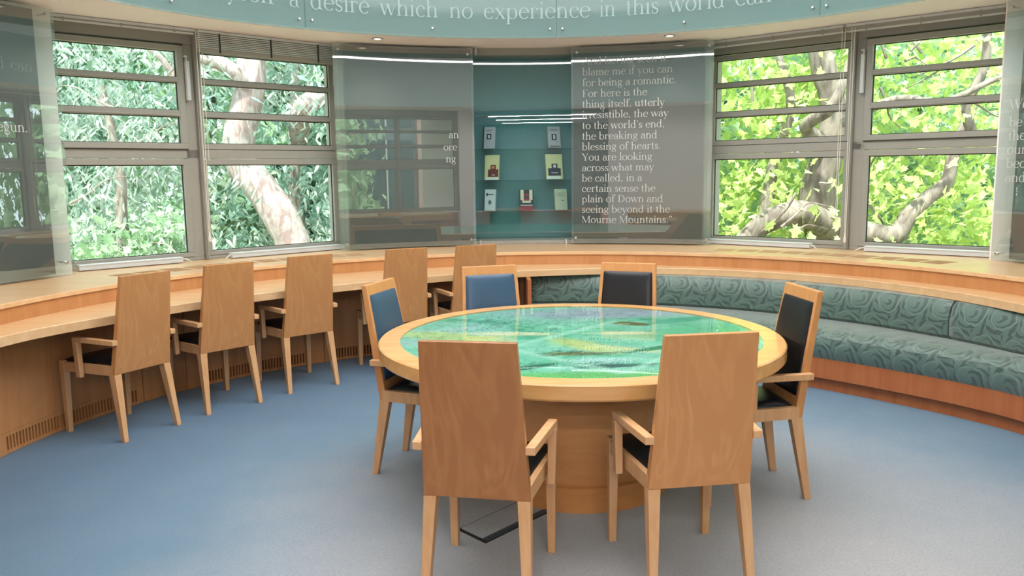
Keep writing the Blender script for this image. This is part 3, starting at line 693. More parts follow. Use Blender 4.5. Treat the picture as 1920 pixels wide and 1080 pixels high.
def plainc(c): return plain('book_cover_%d_%d_%d' % c, srgb(*c), .5, var=.03)
def book(p0, p1, z, h, yaw, cover, deco, label, spine=None, R=4.13):
    pm = (p0 + p1) / 2; wdt = rad(p1 - p0) * R; o = empty('book', P(pm, R, z), -rad(pm) + rad(yaw)); a = rad(8)
    wdt = wdt / math.cos(rad(yaw)); th = .022
    tilt = lambda x, y, zz: (x, y * math.cos(a) + zz * math.sin(a), zz * math.cos(a) - y * math.sin(a) + .004)
    cv = plainc(cover)
    m = MB(); m.box(-wdt / 2, wdt / 2, 0, .0015, 0, h, tilt); m.box(-wdt / 2, wdt / 2, th - .0015, th, 0, h, tilt); m.box(-wdt / 2, -wdt / 2 + .002, 0, th, 0, h, tilt); m.build('cover', cv, o)
    m = MB(); m.box(-wdt / 2 + .002, wdt / 2 - .003, .002, th - .002, .003, h - .003, tilt); m.build('pages', plainc((226, 220, 200)), o)
    m = MB(); m.box(-wdt * .3, wdt * .3, .0, .12, -.003, .0); m.box(-.01, .01, .08, .09, 0, h * .7); m.build('stand', M['shelf_glass'], o)
    pal = []; m = MB()
    for (u0, u1, v0, v1, col) in deco:
        if col not in pal: pal.append(col)
        m.mi = pal.index(col); m.box((u0 - .5) * wdt, (u1 - .5) * wdt, -.0012 - .0003 * m.mi, .0, v0 * h, v1 * h, tilt)
    m.build('cover_print', [plainc(c) for c in pal], o)['kind'] = 'stuff'
    tag(o, label, 'book', 'books displayed in the case'); return o, tilt, wdt
book(-7.1, -5.5, 1.806, .215, -24, (176, 172, 182), [(.0, .12, 0, 1, (40, 38, 44)), (.35, .72, .42, .68, (30, 32, 38)), (.45, .62, .47, .62, (200, 200, 196)), (.3, .8, .82, .86, (130, 120, 130))], 'lilac grey book with small dark portrait, top left of case')
book(2.1, 3.8, 1.806, .212, 24, (176, 174, 178), [(.3, .68, .36, .64, (28, 30, 36)), (.42, .58, .4, .6, (205, 205, 200)), (.2, .8, .82, .86, (120, 112, 120)), (.1, .9, .02, .1, (120, 110, 110))], 'grey book with dark square portrait, top right of case')
book(-6.9, -5.0, 1.494, .25, -24, (222, 212, 158), [(.25, .98, .12, .42, (112, 36, 30)), (.42, .80, .42, .60, (96, 30, 26)), (.5, .7, .45, .56, (214, 130, 70)), (.5, .75, .18, .21, (220, 190, 170)), (.1, 1, 0, .1, (236, 234, 226))], 'cream book with dark red block, middle shelf left')
book(1.8, 4.1, 1.494, .25, 22, (222, 214, 160), [(.12, .88, .14, .44, (32, 38, 58)), (.34, .70, .44, .62, (28, 34, 54)), (.44, .6, .46, .58, (214, 214, 216)), (.3, .7, .24, .27, (210, 210, 220)), (.0, .85, 0, .12, (238, 236, 228))], 'cream book with navy block, middle shelf right')
book(-7.1, -5.55, 1.186, .215, -24, (214, 218, 220), [(.0, .08, 0, 1, (44, 50, 62)), (.3, .85, .74, .78, (40, 40, 44)), (.2, .35, .70, .82, (40, 40, 44)), (.45, .62, .28, .5, (110, 116, 120)), (.38, .7, .36, .42, (80, 84, 88))], 'white book with thin dark drawing, bottom shelf left')
book(-2.05, -.05, 1.186, .205, 0, (34, 26, 32), [(.0, 1, 0, .19, (158, 40, 62)), (.08, .92, .22, .26, (220, 210, 200)), (.08, .30, .5, 1.0, (228, 220, 190)), (.70, .92, .5, 1.0, (228, 220, 190)), (.2, .8, .36, .56, (228, 220, 190)), (.3, .7, .46, .80, (150, 44, 44)), (.34, .66, .56, .7, (58, 24, 26))], 'dark book with cream and red flame emblem and crimson foot')
bk, tl, wd = book(3.0, 4.7, 1.186, .21, 22, (206, 206, 178), [(.55, .7, .42, .46, (60, 70, 60))], 'pale green cream book with dark capitals, bottom shelf right')
m = MB()
for s_, zz in (('GRIEF', .158), ('OBSERVED', .134)):
    ps, w0 = text_polys(s_, .026); k = wd * .72 / w0
    for q in ps: m.add([tl((x * k - wd * .36), -.0016, y + zz) for x, y in q], [tuple(range(len(q)))])
m.build('cover_title', plainc((70, 80, 72)), bk)

# ------------------------------------------------------------------ glass ring round the drum
RR, ZR = 3.268, 2.738
words = [("If I find in", -68.5, 18.0), ("myself", -49.6, 10.2), ("a", -37.4, 1.5), ("desire", -34.3, 8.9), ("which", -23.9, 9.0), ("no", -13.3, 3.75), ("experience", -8.0, 16.5), ("in", 9.8, 2.55), ("this", 13.8, 5.1), ("world", 20.3, 8.4), ("can", 30.05, 5.4), ("satisfy", 38.0, 11.0)]
for i, (a, b) in enumerate(((-112, -73.5), (-73.5, -35.1), (-35.1, 3.25), (3.25, 42.15), (42.15, 80.5), (80.5, 119))):
    o = empty('drum_glass_panel', P((a + b) / 2, RR, ZR)); loc = Vector(o.location)
    def shd(m): m.v = [tuple(Vector(v) - loc) for v in m.v]; return m
    m = MB(); m.cbox(a + .06, b - .06, RR, RR + .012, ZR, ZR + .62, 24); shd(m).build('glass_sheet', M['ring_glass'], o, True)
    mid = (a + b) / 2
    for p in (a + .95, mid, b - .95):
        for z in (2.815, 3.28):
            m = MB(); an = rad(p); d = Vector((math.sin(an), math.cos(an), 0)); c = Vector(P(p, RR, z))
            m.tube([c - d * .02, c - d * .016, c - d * .004, c], [.008, .012, .012, .012], 12); m.tube([c, c + d * .085], .005, 8)
            shd(m).build('stud', M['chrome'], o, True)
    m = MB(); any_ = False
    for s_, ph, wd_ in words:
        if not (a <= ph < b or a < ph + wd_ <= b): continue
        ps, w0 = text_polys(s_, .212); k = rad(wd_) * RR / w0
        for q in ps:
            q2 = [(x * k, y) for x, y in q]; pc = ph + math.degrees(sum(x for x, y in q2) / len(q2) / RR)
            if a <= pc < b: letter_cyl(m, [q2], ph, RR - .003, 2.905); any_ = True
    if any_: shd(m).build('lettering', M['letter_ring'], o, label='pale serif lettering')['kind'] = 'stuff'
    nm = ['far left, above the left glass panel', 'above the left bay windows', 'over the display case, ending in its first word part', 'over the lettered glass panel, right of the centre joint', 'above the right bay windows, right end', 'far right, outside the picture'][i]
    lb = ['curved teal drum glass far round to the left, unlettered', 'curved teal drum glass above the left bay, reading myself', 'curved teal drum glass reading desire which no experi', 'curved teal drum glass reading nce in this world can', 'curved teal drum glass above the right bay windows', 'curved teal drum glass far round to the right'][i]
    tag(o, lb, 'glass panel', 'lettered glass ring round the drum')
# ring lamp in the dome
m = MB(); m.tube([(2.25 * math.cos(2 * pi * k / 64), 2.25 * math.sin(2 * pi * k / 64), 0) for k in range(65)], .016, 8, False)
rl = empty('ring_lamp', (CX, CY, 3.42)); m.build('light_tube', M['tube'], rl, True)
for k in range(4):
    a = k * pi / 2 + .4; m = MB(); m.tube([(2.25 * math.cos(a), 2.25 * math.sin(a), .02), (2.25 * math.cos(a), 2.25 * math.sin(a), .59)], .006, 8); m.build('hanger', M['chrome'], rl)
tag(rl, 'white ring tube lamp hanging inside the drum, seen reflected in the panels', 'ceiling lamp')
# downlights in the soffit
for i, (p, R, lb) in enumerate(((-22.8, 3.62, 'small recessed downlight in the soffit above the left wall panel'), (19.6, 3.60, 'small recessed downlight in the soffit above the lettered wall panel'), (-65, 3.62, 'recessed downlight at the left'), (62, 3.6, 'recessed downlight at the right'), (-110, 3.6, 'recessed downlight at the left rear'), (105, 3.6, 'recessed downlight at the right rear'))):
    o = empty('downlight', P(p, R, ZC))
    m = MB(); m.lathe([(.052, -.006), (.052, 0.001), (.036, .0), (.036, -.008)], (0, 0), 24, True); m.build('trim_ring', M['chrome'], o, True)
    m = MB(); m.lathe([(.018, -.012), (.035, -.004), (.035, .0)], (0, 0), 20); m.build('bulb', M['lamp'], o, True)
    tag(o, lb, 'downlight', 'recessed downlights in the soffit')
    ld = bpy.data.lights.new('downlight_beam', 'SPOT'); ld.energy = 9; ld.spot_size = rad(100); ld.spot_blend = .8; ld.color = (1, .88, .74); ld.shadow_soft_size = .04
    lo_ = bpy.data.objects.new('downlight_beam', ld); COL.objects.link(lo_); lo_.parent = o; lo_.location = (0, 0, -.03)

# ------------------------------------------------------------------ bench
bn = empty('bench', P(50, 2.7, 0)); loc = Vector(bn.location)
def shb(m): m.v = [tuple(Vector(v) - loc) for v in m.v]; return m
A0, A1 = -1.6, 118; N = 90
ph = [A0 + (A1 - A0) * i / N for i in range(N + 1)]
m = MB(); m.cbox(A0, A1, lambda p: R_bench(p) + .055, lambda p: R_bench(p) + .08, 0, .10, N); shb(m).build('plinth', M['bench_wood'], bn, True)
m = MB(); m.cbox(A0, A1, lambda p: R_bench(p) + .01, lambda p: R_bench(p) + .035, .092, .25, N); shb(m).build('front_board', M['bench_wood'], bn, True)
def uvb(co):
    q = Vector(co) + loc; a = math.degrees(math.atan2(q.x - CX, q.y - CY)); r = math.hypot(q.x - CX, q.y - CY)
    return (a * rad(1) * 2.7, q.z + (r - R_bench(a)) * .9)
def seat_prof(p):
    r = R_bench(p); wv = .004 * math.sin(p * 1.9) + .003 * math.sin(p * 4.3 + 1)
    return [(r + .01, .235), (r - .012, .27), (r - .02 + wv, .33), (r - .012 + wv, .385), (r + .02, .418 + wv), (r + .08, .434 + wv), (r + .22, .436), (2.94, .425), (2.97, .25)]
m = MB(); m.sweep(seat_prof, [A0 + (A1 - A0) * i / 220 for i in range(221)]); shb(m).build('seat_cushion', M['fabric'], bn, True, uv=uvb, label='teal damask seat cushion, pale where light falls')
cuts = [A0, 19.3, 41.5, 66.2, 92, A1]
def uvk(co):
    q = Vector(co) + loc; a = math.degrees(math.atan2(q.x - CX, q.y - CY)); return (a * rad(1) * 2.9, q.z * 1.0 + .03)
for a, b in zip(cuts, cuts[1:]):
    m = MB()
    def bp(p, a=a, b=b):
        e = min(p - a, b - p); k = .028 * math.exp(-max(0, e) * 2.2); r = R_back(p) + k
        return [(r + .02, .425), (r - .005, .45), (r - .012, .55), (r + .01, .64), (r + .04, .676), (r + .12, .680), (3.10, .68), (3.10, .425)]
    n = int((b - a) * 2)
    m.sweep(bp, [a + .12 + (b - a - .24) * i / n for i in range(n + 1)]); shb(m).build('back_cushion', M['fabric'], bn, True, uv=uvk)
m = MB(); m.cbox(A0 - .75, A0 - .05, 2.56, RW - .005, .002, .68, 1); shb(m).build('end_panel', M['bench_wood'], bn)
tag(bn, 'long curved fitted bench upholstered in teal damask on a wooden base', 'bench')

# ------------------------------------------------------------------ round table
TX, TY, TZ = .332, 4.046, .012
tb = empty('round_table', (TX, TY, 0))   # top surface at 0.752
m = MB(); m.lathe([(.892, .71), (.98, .682), (.991, .684), (.997, .692), (.997, .746), (.991, .752), (.892, .752)], (0, 0), 128, True); m.build('wooden_rim', M['table_wood'], tb, True)
m = MB(); m.lathe([(.0, .712), (.892, .712), (.892, .745), (.0, .745)], (0, 0), 96); m.build('map_panel', M['map'], tb, label='green and teal painted map picture')
m = MB(); m.lathe([(.0, .7465), (.890, .7465), (.890, .7525), (.0, .7525)], (0, 0), 96); m.build('glass_top', glass_pane('table_top_glass', (.96, 1, .98, 1), 1.42), tb)
m = MB(); m.lathe([(.452, 0), (.452, .118), (.434, .126), (.434, .132), (.444, .136), (.444, .70)], (0, 0), 96); m.build('pedestal', M['ped'], tb, True)
m = MB(); rs = random.Random(3)
def stroke(x, y, L, a, bend, wd):
    pts = []
    for k in range(5):
        t_k = k / 4; aa = a + bend * (t_k - .5); pts.append((x, y, aa, wd * (1 - abs(2 * t_k - 1) * .7))); x += math.cos(aa) * L / 4; y += math.sin(aa) * L / 4
    vs_ = []
    for px_, py_, aa, w2 in pts:
        vs_ += [(px_ - math.sin(aa) * w2, py_ + math.cos(aa) * w2, .7456), (px_ + math.sin(aa) * w2, py_ - math.cos(aa) * w2, .7456)]
    if max(math.hypot(v[0], v[1]) for v in vs_) < .88: m.add(vs_, [(2 * k, 2 * k + 1, 2 * k + 3, 2 * k + 2) for k in range(4)])
for (cx_, cy_, sx_, sy_, n_, L_, a_) in ((-.30, .30, .22, .13, 170, .05, .5), (-.55, .45, .16, .12, 110, .05, .3), (-.78, .10, .06, .10, 50, .04, 1.0), (-.05, -.41, .12, .03, 90, .05, .4), (-.1, .5, .3, .12, 60, .05, .2), (.1, -.64, .14, .03, 50, .05, .2), (.5, .6, .22, .08, 40, .05, .3), (.55, -.1, .2, .25, 40, .06, .3), (-.1, -.62, .12, .03, 40, .04, .3), (.1, .1, .5, .5, 60, .035, 1.2)):
    for _ in range(n_): stroke(rs.gauss(cx_, sx_), rs.gauss(cy_, sy_), L_ * rs.uniform(.5, 1.5), a_ + rs.gauss(0, .7), rs.uniform(-1.6, 1.6), rs.uniform(.0008, .0022))
ik = m.build('ink_strokes', plain('dark_teal_ink', srgb(26, 76, 70), .6), tb); ik['kind'] = 'stuff'; ik['label'] = 'short curling dark pen strokes on the map'
tag(tb, 'large round beech table with a green painted map under glass', 'table')

# ------------------------------------------------------------------ chairs
def make_chair():
    c = empty('armchair')
    # backrest: plain beech board, raked and tapering
    zb, zt, yb, yt, wb, wt, th = .404, .996, -.277, -.371, .197, .172, .028
    m = MB()
    m.hexa([(-wb, yb, zb), (wb, yb, zb), (wb, yb + th + .012, zb), (-wb, yb + th + .012, zb)], [(-wt, yt, zt), (wt, yt, zt), (wt, yt + th, zt), (-wt, yt + th, zt)])
    bk = m.build('backrest', M['chair_back'], c, bevel=.003)
    lerp = lambda z: (yb + (yt - yb) * (z - zb) / (zt - zb), wb + (wt - wb) * (z - zb) / (zt - zb))
    z0, z1 = .50, .945; (ya, wa), (yc, wc) = lerp(z0), lerp(z1)
    m = MB(); US = [-1, -.985, -.95, -.88, -.75, -.4, 0, .4, .75, .88, .95, .985, 1]; NX = NZ = 12; vs_ = []; ins = .020
    for j in range(NZ + 1):
        z = z0 + (z1 - z0) * (US[j] + 1) / 2; yy, ww = lerp(z); fr = yy + th + .012 * (1 - (z - zb) / (zt - zb))
        for i in range(NX + 1):
            u = US[i]; e = (1 - abs(u) ** 7) * (1 - abs(US[j]) ** 7)
            vs_.append(((ww - ins) * u, fr - .002 + .020 * e ** .5, z))
    m.add(vs_, [(j * (NX + 1) + i, j * (NX + 1) + i + 1, (j + 1) * (NX + 1) + i + 1, (j + 1) * (NX + 1) + i) for j in range(NZ) for i in range(NX)])
    pd = m.build('back_pad', M['leather'], c, True, label='dark leather back pad')
    # seat
    m = MB(); vs_ = []; NX = NY = 12
    for j in range(NY + 1):
        y = -.245 + .45 * (US[j] + 1) / 2; ww = .172 + .038 * (US[j] + 1) / 2
        for i in range(NX + 1):
            u = US[i]; v = US[j]; e = max(0, (1 - u ** 6) * (1 - v ** 6)) ** .5
            vs_.append((ww * u, y, .448 + .034 * e))
    m.add(vs_, [(j * (NX + 1) + i, j * (NX + 1) + i + 1, (j + 1) * (NX + 1) + i + 1, (j + 1) * (NX + 1) + i) for j in range(NY) for i in range(NX)])
    b4 = [(-.172, -.245, .42), (.172, -.245, .42), (.21, .205, .42), (-.21, .205, .42)]
    m.hexa(b4, [(x, y, .448) for x, y, z in b4]); m.build('seat_pad', M['leather'], c, True, label='dark leather seat pad')
    m = MB()
    for s_ in (-1, 1):
        x0, x1 = s_ * .197, s_ * .222
        m.hexa([(x0 - s_ * .024, -.26, .398), (x0, -.26, .398), (x1, .16, .392), (x1 - s_ * .024, .16, .392)][::s_], [(x0 - s_ * .024, -.26, .455), (x0, -.26, .455), (x1, .16, .452), (x1 - s_ * .024, .16, .452)][::s_])
    m.box(-.19, .19, .180, .205, .392, .450); m.box(-.16, .16, -.25, -.228, .404, .44)
    m.build('seat_frame', M['chair_wood'], c)
    for s_ in (-1, 1):
        m = MB(); xo, xi = s_ * .197, s_ * .150       # rear leg
        fo, fi = s_ * .205, s_ * .176
        m.hexa([(fo, -.332, 0), (fi, -.332, 0), (fi, -.300, 0), (fo, -.300, 0)][::-s_], [(xo, -.277, .404), (xi, -.277, .404), (xi, -.222, .404), (xo, -.222, .404)][::-s_])
        m.build('leg', M['chair_wood'], c, bevel=.002)
        m = MB(); m.hexa([(s_ * .222, .200, 0), (s_ * .192, .200, 0), (s_ * .192, .168, 0), (s_ * .222, .168, 0)][::s_], [(s_ * .226, .207, .458), (s_ * .184, .207, .458), (s_ * .184, .160, .458), (s_ * .226, .160, .458)][::s_])
        m.build('leg', M['chair_wood'], c, bevel=.002)
        m = MB()      # arm: rail + front post, mitred
        y0, y1, zt_, h = -.315, .012, .624, .030
        m.hexa([(s_ * .222, y0, zt_ - h - .006), (s_ * .187, y0, zt_ - h - .006), (s_ * .222, y1, zt_ - h), (s_ * .257, y1, zt_ - h)][::s_], [(s_ * .222, y0, zt_ - .006), (s_ * .187, y0, zt_ - .006), (s_ * .222, y1, zt_), (s_ * .257, y1, zt_)][::s_])
        m.hexa([(s_ * .250, -.030, .375), (s_ * .222, -.030, .375), (s_ * .222, .010, .375), (s_ * .250, .010, .375)][::-s_], [(s_ * .257, -.030, zt_ - h), (s_ * .224, -.030, zt_ - h), (s_ * .224, .012, zt_ - h), (s_ * .257, .012, zt_ - h)][::-s_])
        m.build('armrest', M['chair_wood'], c, bevel=.003)
    return c
M['chair_back_dark'] = wood('beech_chair_back_darkened', srgb(158, 104, 60), srgb(192, 138, 86), .34, 'z', 1, .8)  # chair back wood in darker tones, for one near chair
proto = make_chair()
CH = [
 ('desk', -2.5106, 5.0351, 1.0795, 'beech armchair at the desk, nearest the left edge, back turned to us'),
 ('desk', -2.1291, 5.6241, .8184, 'beech armchair at the desk, second from the left edge'),
 ('desk', -1.678, 6.1396, .6968, 'beech armchair at the desk, third from the left edge'),
 ('desk', -.9944, 6.6114, .543, 'beech armchair at the desk, fourth, behind the blue backed chair at table left'),
 ('desk', -.4296, 6.8664, .4259, 'beech armchair at the desk farthest right, just left of the display case'),
 ('table', -.0861, 3.0775, -.1904, 'nearest armchair left of centre, plain beech back coloured darker, toward us'),
 ('table', .6446, 3.1661, .1441, 'nearest armchair right of centre, swirling pale beech back toward us'),
 ('table', 1.062, 3.893, 1.6841, 'armchair at the right end of the round table, black leather back facing left'),
 ('table', -.373, 4.236, -1.8643, 'armchair at the left end of the round table, leather back coloured blue, facing right'),
 ('table', -.05, 4.691, 3.40, 'armchair behind the table with leather back coloured blue, left of the two there'),
 ('table', .610, 4.760, 2.7894, 'armchair behind the table with black leather back, in front of the bench'),
]
for i, (g, x, y, t, lb) in enumerate(CH):
    c = proto if i == 0 else dup(proto)
    c.location = (x, y, 0); c.rotation_euler = (0, 0, t)
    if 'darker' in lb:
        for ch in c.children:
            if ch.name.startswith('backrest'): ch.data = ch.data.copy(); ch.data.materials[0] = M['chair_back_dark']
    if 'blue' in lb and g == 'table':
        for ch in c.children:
            if ch.name.startswith('back_pad'): ch.data = ch.data.copy(); ch.data.materials[0] = M['leather_blue']; ch['label'] = 'leather back pad coloured blue'
    tag(c, lb, 'chair', 'armchairs along the curved desk' if g == 'desk' else 'armchairs round the table')

# ------------------------------------------------------------------ floor hatch
hc = [(-.126, 3.306), (-.253, 3.442), (.07, 3.80), (.197, 3.664)]
ho = empty('floor_hatch', (-.03, 3.55, 0)); L0 = Vector((-.03, 3.55, 0))
V2 = [Vector((x, y, 0)) - L0 for x, y in hc]
def quad_in(k0, k1, j0, j1, z0, z1, m):    # fractions along long (0->3) and short (0->1)
    f = lambda a, b: V2[0] * (1 - a) * (1 - b) + V2[3] * a * (1 - b) + V2[1] * (1 - a) * b + V2[2] * a * b
    q = [f(k0, j0), f(k1, j0), f(k1, j1), f(k0, j1)]
    m.hexa([(p.x, p.y, z0) for p in q], [(p.x, p.y, z1) for p in q])
m = MB(); quad_in(-.01, 1.01, -.02, 1.02, .0, .0015, m); m.build('gap', M['dark_seal'], ho)
m = MB(); quad_in(.03, .985, .20, .97, .0015, .005, m); m.build('carpet_lid', M['carpet'], ho)
m = MB(); quad_in(.02, .99, .02, .17, .0015, .004, m); quad_in(.08, .5, .07, .13, .004, .006, m); quad_in(.6, .9, .07, .13, .004, .006, m); m.build('cover_strip', plain('blue_grey_plastic', srgb(60, 74, 86), .4), ho)
tag(ho, 'rectangular floor box hatch with carpet lid and dark edge, under the nearest left chair', 'floor hatch')

# ------------------------------------------------------------------ outside
GZ = -3.6
m = MB(); m.lathe([(90, GZ - .1), (90, GZ)], (0, 0), 48); struct(m.build('ground', M['grass']), 'grass far below the windows')
m = MB(); m.lathe([(4.62, GZ), (4.62, .80), (4.96, .80), (4.96, GZ)], (CX, CY), 64, True); struct(m.build('wall_outside', M['brick'], smooth=True), 'brick outer wall below the windows')

def smooth_path(pts, n=5):
    pts = [Vector(p) for p in pts]; out = []
    for i in range(len(pts) - 1):
        p0, p1, p2, p3 = pts[max(i - 1, 0)], pts[i], pts[i + 1], pts[min(i + 2, len(pts) - 1)]
        for k in range(n):
            t = k / n; out.append(.5 * ((2 * p1) + (p2 - p0) * t + (2 * p0 - 5 * p1 + 4 * p2 - p3) * t * t + (3 * p1 - p0 - 3 * p2 + p3) * t ** 3))
    out.append(pts[-1]); return out
def limb(parent, name, pts, r0, r1, mat, seg=12):
    sp_ = smooth_path(pts, 5); n = len(sp_) - 1
    m = MB(); m.tube(sp_, [(r0 + (r1 - r0) * i / n) * (1 + .025 * math.sin(i * .9) + .015 * math.sin(i * 2.3)) for i in range(n + 1)], seg)
    return m.build(name, mat, parent, True)
def rnd_unit():
    while True:
        v = Vector((random.uniform(-1, 1), random.uniform(-1, 1), random.uniform(-1, 1)))
        if .05 < v.length < 1: return v.normalized()
NARROW = [(0, 0), (.28, .13), (.62, .10), (1, 0), (.62, -.10), (.28, -.13)]
MAPLE = [(0, 0), (.18, .30), (.05, .52), (.36, .44), (.42, .72), (.60, .50), (.66, .22), (1.0, 0), (.66, -.22), (.60, -.50), (.42, -.72), (.36, -.44), (.05, -.52), (.18, -.30)]
def leafverts(c, d, up, size, shape, fold=.15):
    d = d.normalized(); s_ = d.cross(up)
    if s_.length < .05: s_ = Vector((1, 0, 0))
    s_.normalize(); n = s_.cross(d)
    return [tuple(c + d * (x * size) + s_ * (y * size) + n * (abs(y) * fold * size - .15 * size * x * x)) for x, y in shape]
def foliage(parent, name, mat, clusters, per, spread, size, shape, droop, keep=None):
    m = MB(); k = len(shape)
    for (c, sp2) in clusters:
        for _ in range(per):
            p = Vector(c) + Vector((random.gauss(0, 1), random.gauss(0, 1), random.gauss(0, .8))) * spread * sp2
            d = rnd_unit(); d.z = d.z * .5 - droop; u = rnd_unit() + Vector((0, 0, .8))
            if (p.x - CX) ** 2 + (p.y - CY) ** 2 < 5.7 ** 2 : continue
            m.v += leafverts(p, d, u, size * random.uniform(.7, 1.25), shape); b = len(m.v) - k
            m.f.append(tuple(range(b, b + k))); m.m.append(0)
    o = m.build(name, mat, parent); o['kind'] = 'stuff'; return o
def cloud(n, xr, yr, zr, s=1.0): return [((random.uniform(*xr), random.uniform(*yr), random.uniform(*zr)), s * random.uniform(.7, 1.3)) for _ in range(n)]
# gum tree at the left
gt = empty('gum_tree', (-3.2, 12.5, GZ)); go = Vector(gt.location)
def rel(pts, o_): return [tuple(Vector(p) - o_) for p in pts]
limb(gt, 'trunk', rel([(-3.0, 12.5, GZ), (-3.1, 12.5, -1.2), (-3.27, 12.5, .27), (-3.5, 12.5, .92), (-3.80, 12.5, 1.41), (-4.06, 12.5, 1.78), (-4.06, 12.5, 2.2), (-3.87, 12.5, 2.83), (-3.82, 12.5, 3.3), (-3.75, 12.5, 4.2), (-3.9, 12.6, 6)], go), .29, .19, M['gum_bark'], 20)
limb(gt, 'branch', rel([(-3.85, 12.4, 2.85), (-4.05, 12.2, 3.12), (-4.43, 12.1, 3.30), (-4.9, 12, 3.5), (-5.6, 11.8, 4.1)], go), .13, .06, M['gum_bark'])
limb(gt, 'branch', rel([(-3.45, 13.6, 2.2), (-3.18, 12.8, 2.56), (-2.93, 12.7, 2.72), (-2.65, 12.7, 2.76), (-2.3, 12.7, 2.5), (-2.0, 12.7, 2.3)], go), .17, .12, M['gum_bark'])
limb(gt, 'branch', rel([(-3.66, 14.0, -1), (-3.64, 14.0, .57), (-3.67, 14.0, 1.12), (-3.62, 14.0, 1.74), (-3.6, 14.0, 2.6), (-3.53, 14.0, 3.58), (-3.4, 14, 5)], go), .16, .05, M['gum_dark'])
limb(gt, 'branch', rel([(-4.3, 11.2, 2.2), (-4.4, 11.2, 2.56), (-4.46, 11.2, 2.9), (-4.75, 11.0, 3.3), (-5.3, 10.8, 3.5)], go), .06, .03, M['gum_bark'], 8)
for k in range(14):
    x, y, z = random.uniform(-6.2, -2.2), random.uniform(10.3, 12.1), random.uniform(.2, 3.6); a = random.uniform(-1, 1)
    limb(gt, 'twig', rel([(x, y, z), (x + a * .35, y, z + .12), (x + a * .7, y + .1, z + .3), (x + a * 1.1, y + .1, z + .34)], go), .016, .005, M['gum_bark'] if k % 2 else M['gum_dark'], 5)
cl = [(tuple(Vector(c) - go), s_) for c, s_ in cloud(150, (-7.4, -2.0), (10.2, 12.2), (-.3, 4.4), 1.0)]
def foliage_rel(parent, go, name, mat, clusters, per, spread, size, shape, droop):
    o = foliage(None, name, mat, clusters, per, spread, size, shape, droop); o.data.transform(Matrix.Translation(-go)); o.parent = parent; return o
foliage_rel(gt, go, 'foliage', M['gum_leaf'], [c for c in cloud(230, (-7.6, -1.9), (10.6, 13.4), (-.4, 4.6)) if c[0][1] > 12.9 or not (-4.35 < c[0][0] * 12.5 / c[0][1] < -2.75)], 55, .30, .15, NARROW, .8)
foliage_rel(gt, go, 'crown', M['gum_back'], cloud(160, (-8.5, -1.2), (13.3, 15.5), (-1.0, 5.6)), 60, .5, .2, NARROW, .6)
tag(gt, 'tall gum tree with a pale peeling leaning trunk outside the left bay', 'tree')
# slim tree further left
st_ = empty('slim_tree', (-5.3, 11.3, GZ)); so_ = Vector(st_.location)
limb(st_, 'trunk', rel([(-5.3, 11.3, GZ), (-5.35, 11.3, -.5), (-5.37, 11.3, .6), (-5.36, 11.3, 1.1), (-5.33, 11.3, 1.7), (-5.5, 11.3, 2.8)], so_), .12, .05, M['gum_dark'])
foliage_rel(st_, so_, 'foliage', M['lime_back'], cloud(34, (-6.0, -4.6), (10.9, 11.9), (-.4, .9)), 60, .24, .11, MAPLE[::1], .2)
tag(st_, 'slim grey stemmed tree low in the leftmost window', 'tree')
def bush_tree(loc_, rx_, ry_, z0, z1, n, per, spread, size, shape, mat, label, trunk=True, dr=.3, cond=None):
    t = empty('broadleaf_tree', (loc_[0], loc_[1], GZ)); to = Vector(t.location)
    limb(t, 'trunk', rel([(loc_[0], loc_[1], GZ), (loc_[0] + .1, loc_[1], GZ + 2), (loc_[0] - .1, loc_[1], 1.5), (loc_[0], loc_[1], z1 - .5)], to), .22, .06, M['plane_bark'])
    cl_ = cloud(n, (loc_[0] - rx_, loc_[0] + rx_), (loc_[1] - ry_, loc_[1] + ry_), (z0, z1))
    foliage_rel(t, to, 'crown', mat, cl_, per, spread, size, shape, dr); tag(t, label, 'tree'); return t
bush_tree((-12, 15.5), 3.4, 2.0, -2, 7.5, 150, 45, .6, .34, MAPLE, M['gum_back'], 'dense green tree behind the leftmost window')
bush_tree((-6.5, 18.5), 3.4, 1.5, -2, 8.0, 170, 45, .6, .36, MAPLE, M['lime_back'], 'yellow green tree behind the slim stem')
bush_tree((-1.5, 18.5), 3.2, 1.5, -2, 7.5, 150, 45, .6, .36, MAPLE, M['gum_back'], 'bluish green tree behind the pale trunk')
# plane tree at the right
pt = empty('plane_tree', (5.3, 12.5, GZ)); po = Vector(pt.location)
def relf(pts, o_): return rel([(x * .92, y * .92, (z - 1.56) * .92 + 1.56 if z > GZ else z) for x, y, z in pts], o_)
limb(pt, 'trunk', relf([(5.3, 12.9, GZ), (5.1, 12.8, -1), (4.9, 12.6, .3), (4.62, 12.4, 1.1), (4.70, 12.3, 1.75), (4.76, 12.2, 2.4), (4.5, 12.2, 3.4), (4.6, 12, 5)], po), .34, .12, M['plane_bark'], 16)
limb(pt, 'branch', relf([(3.2, 12, .25), (3.55, 12, .66), (3.85, 12, .86), (4.2, 12, .93), (4.6, 12.2, .8), (5.0, 12.4, .6)], po), .13, .20, M['plane_bark'])
limb(pt, 'branch', relf([(5.0, 12.2, .7), (5.3, 12, .62), (5.6, 11.9, .60), (5.76, 11.9, .86), (6.02, 11.9, 1.12), (6.3, 11.9, 1.36), (6.38, 11.9, 1.8), (6.6, 11.9, 2.4)], po), .16, .06, M['plane_bark'])
limb(pt, 'branch', relf([(4.72, 12.2, 1.9), (4.23, 11.9, 2.16), (4.44, 11.5, 2.41), (4.60, 11.5, 2.80), (4.75, 11.4, 3.3)], po), .10, .05, M['plane_bark'])
limb(pt, 'branch', relf([(3.9, 12.6, .8), (3.98, 12.6, 1.5), (4.10, 12.5, 2.0), (4.17, 12.4, 2.6), (3.9, 12.3, 3.3)], po), .10, .05, M['gum_dark'])
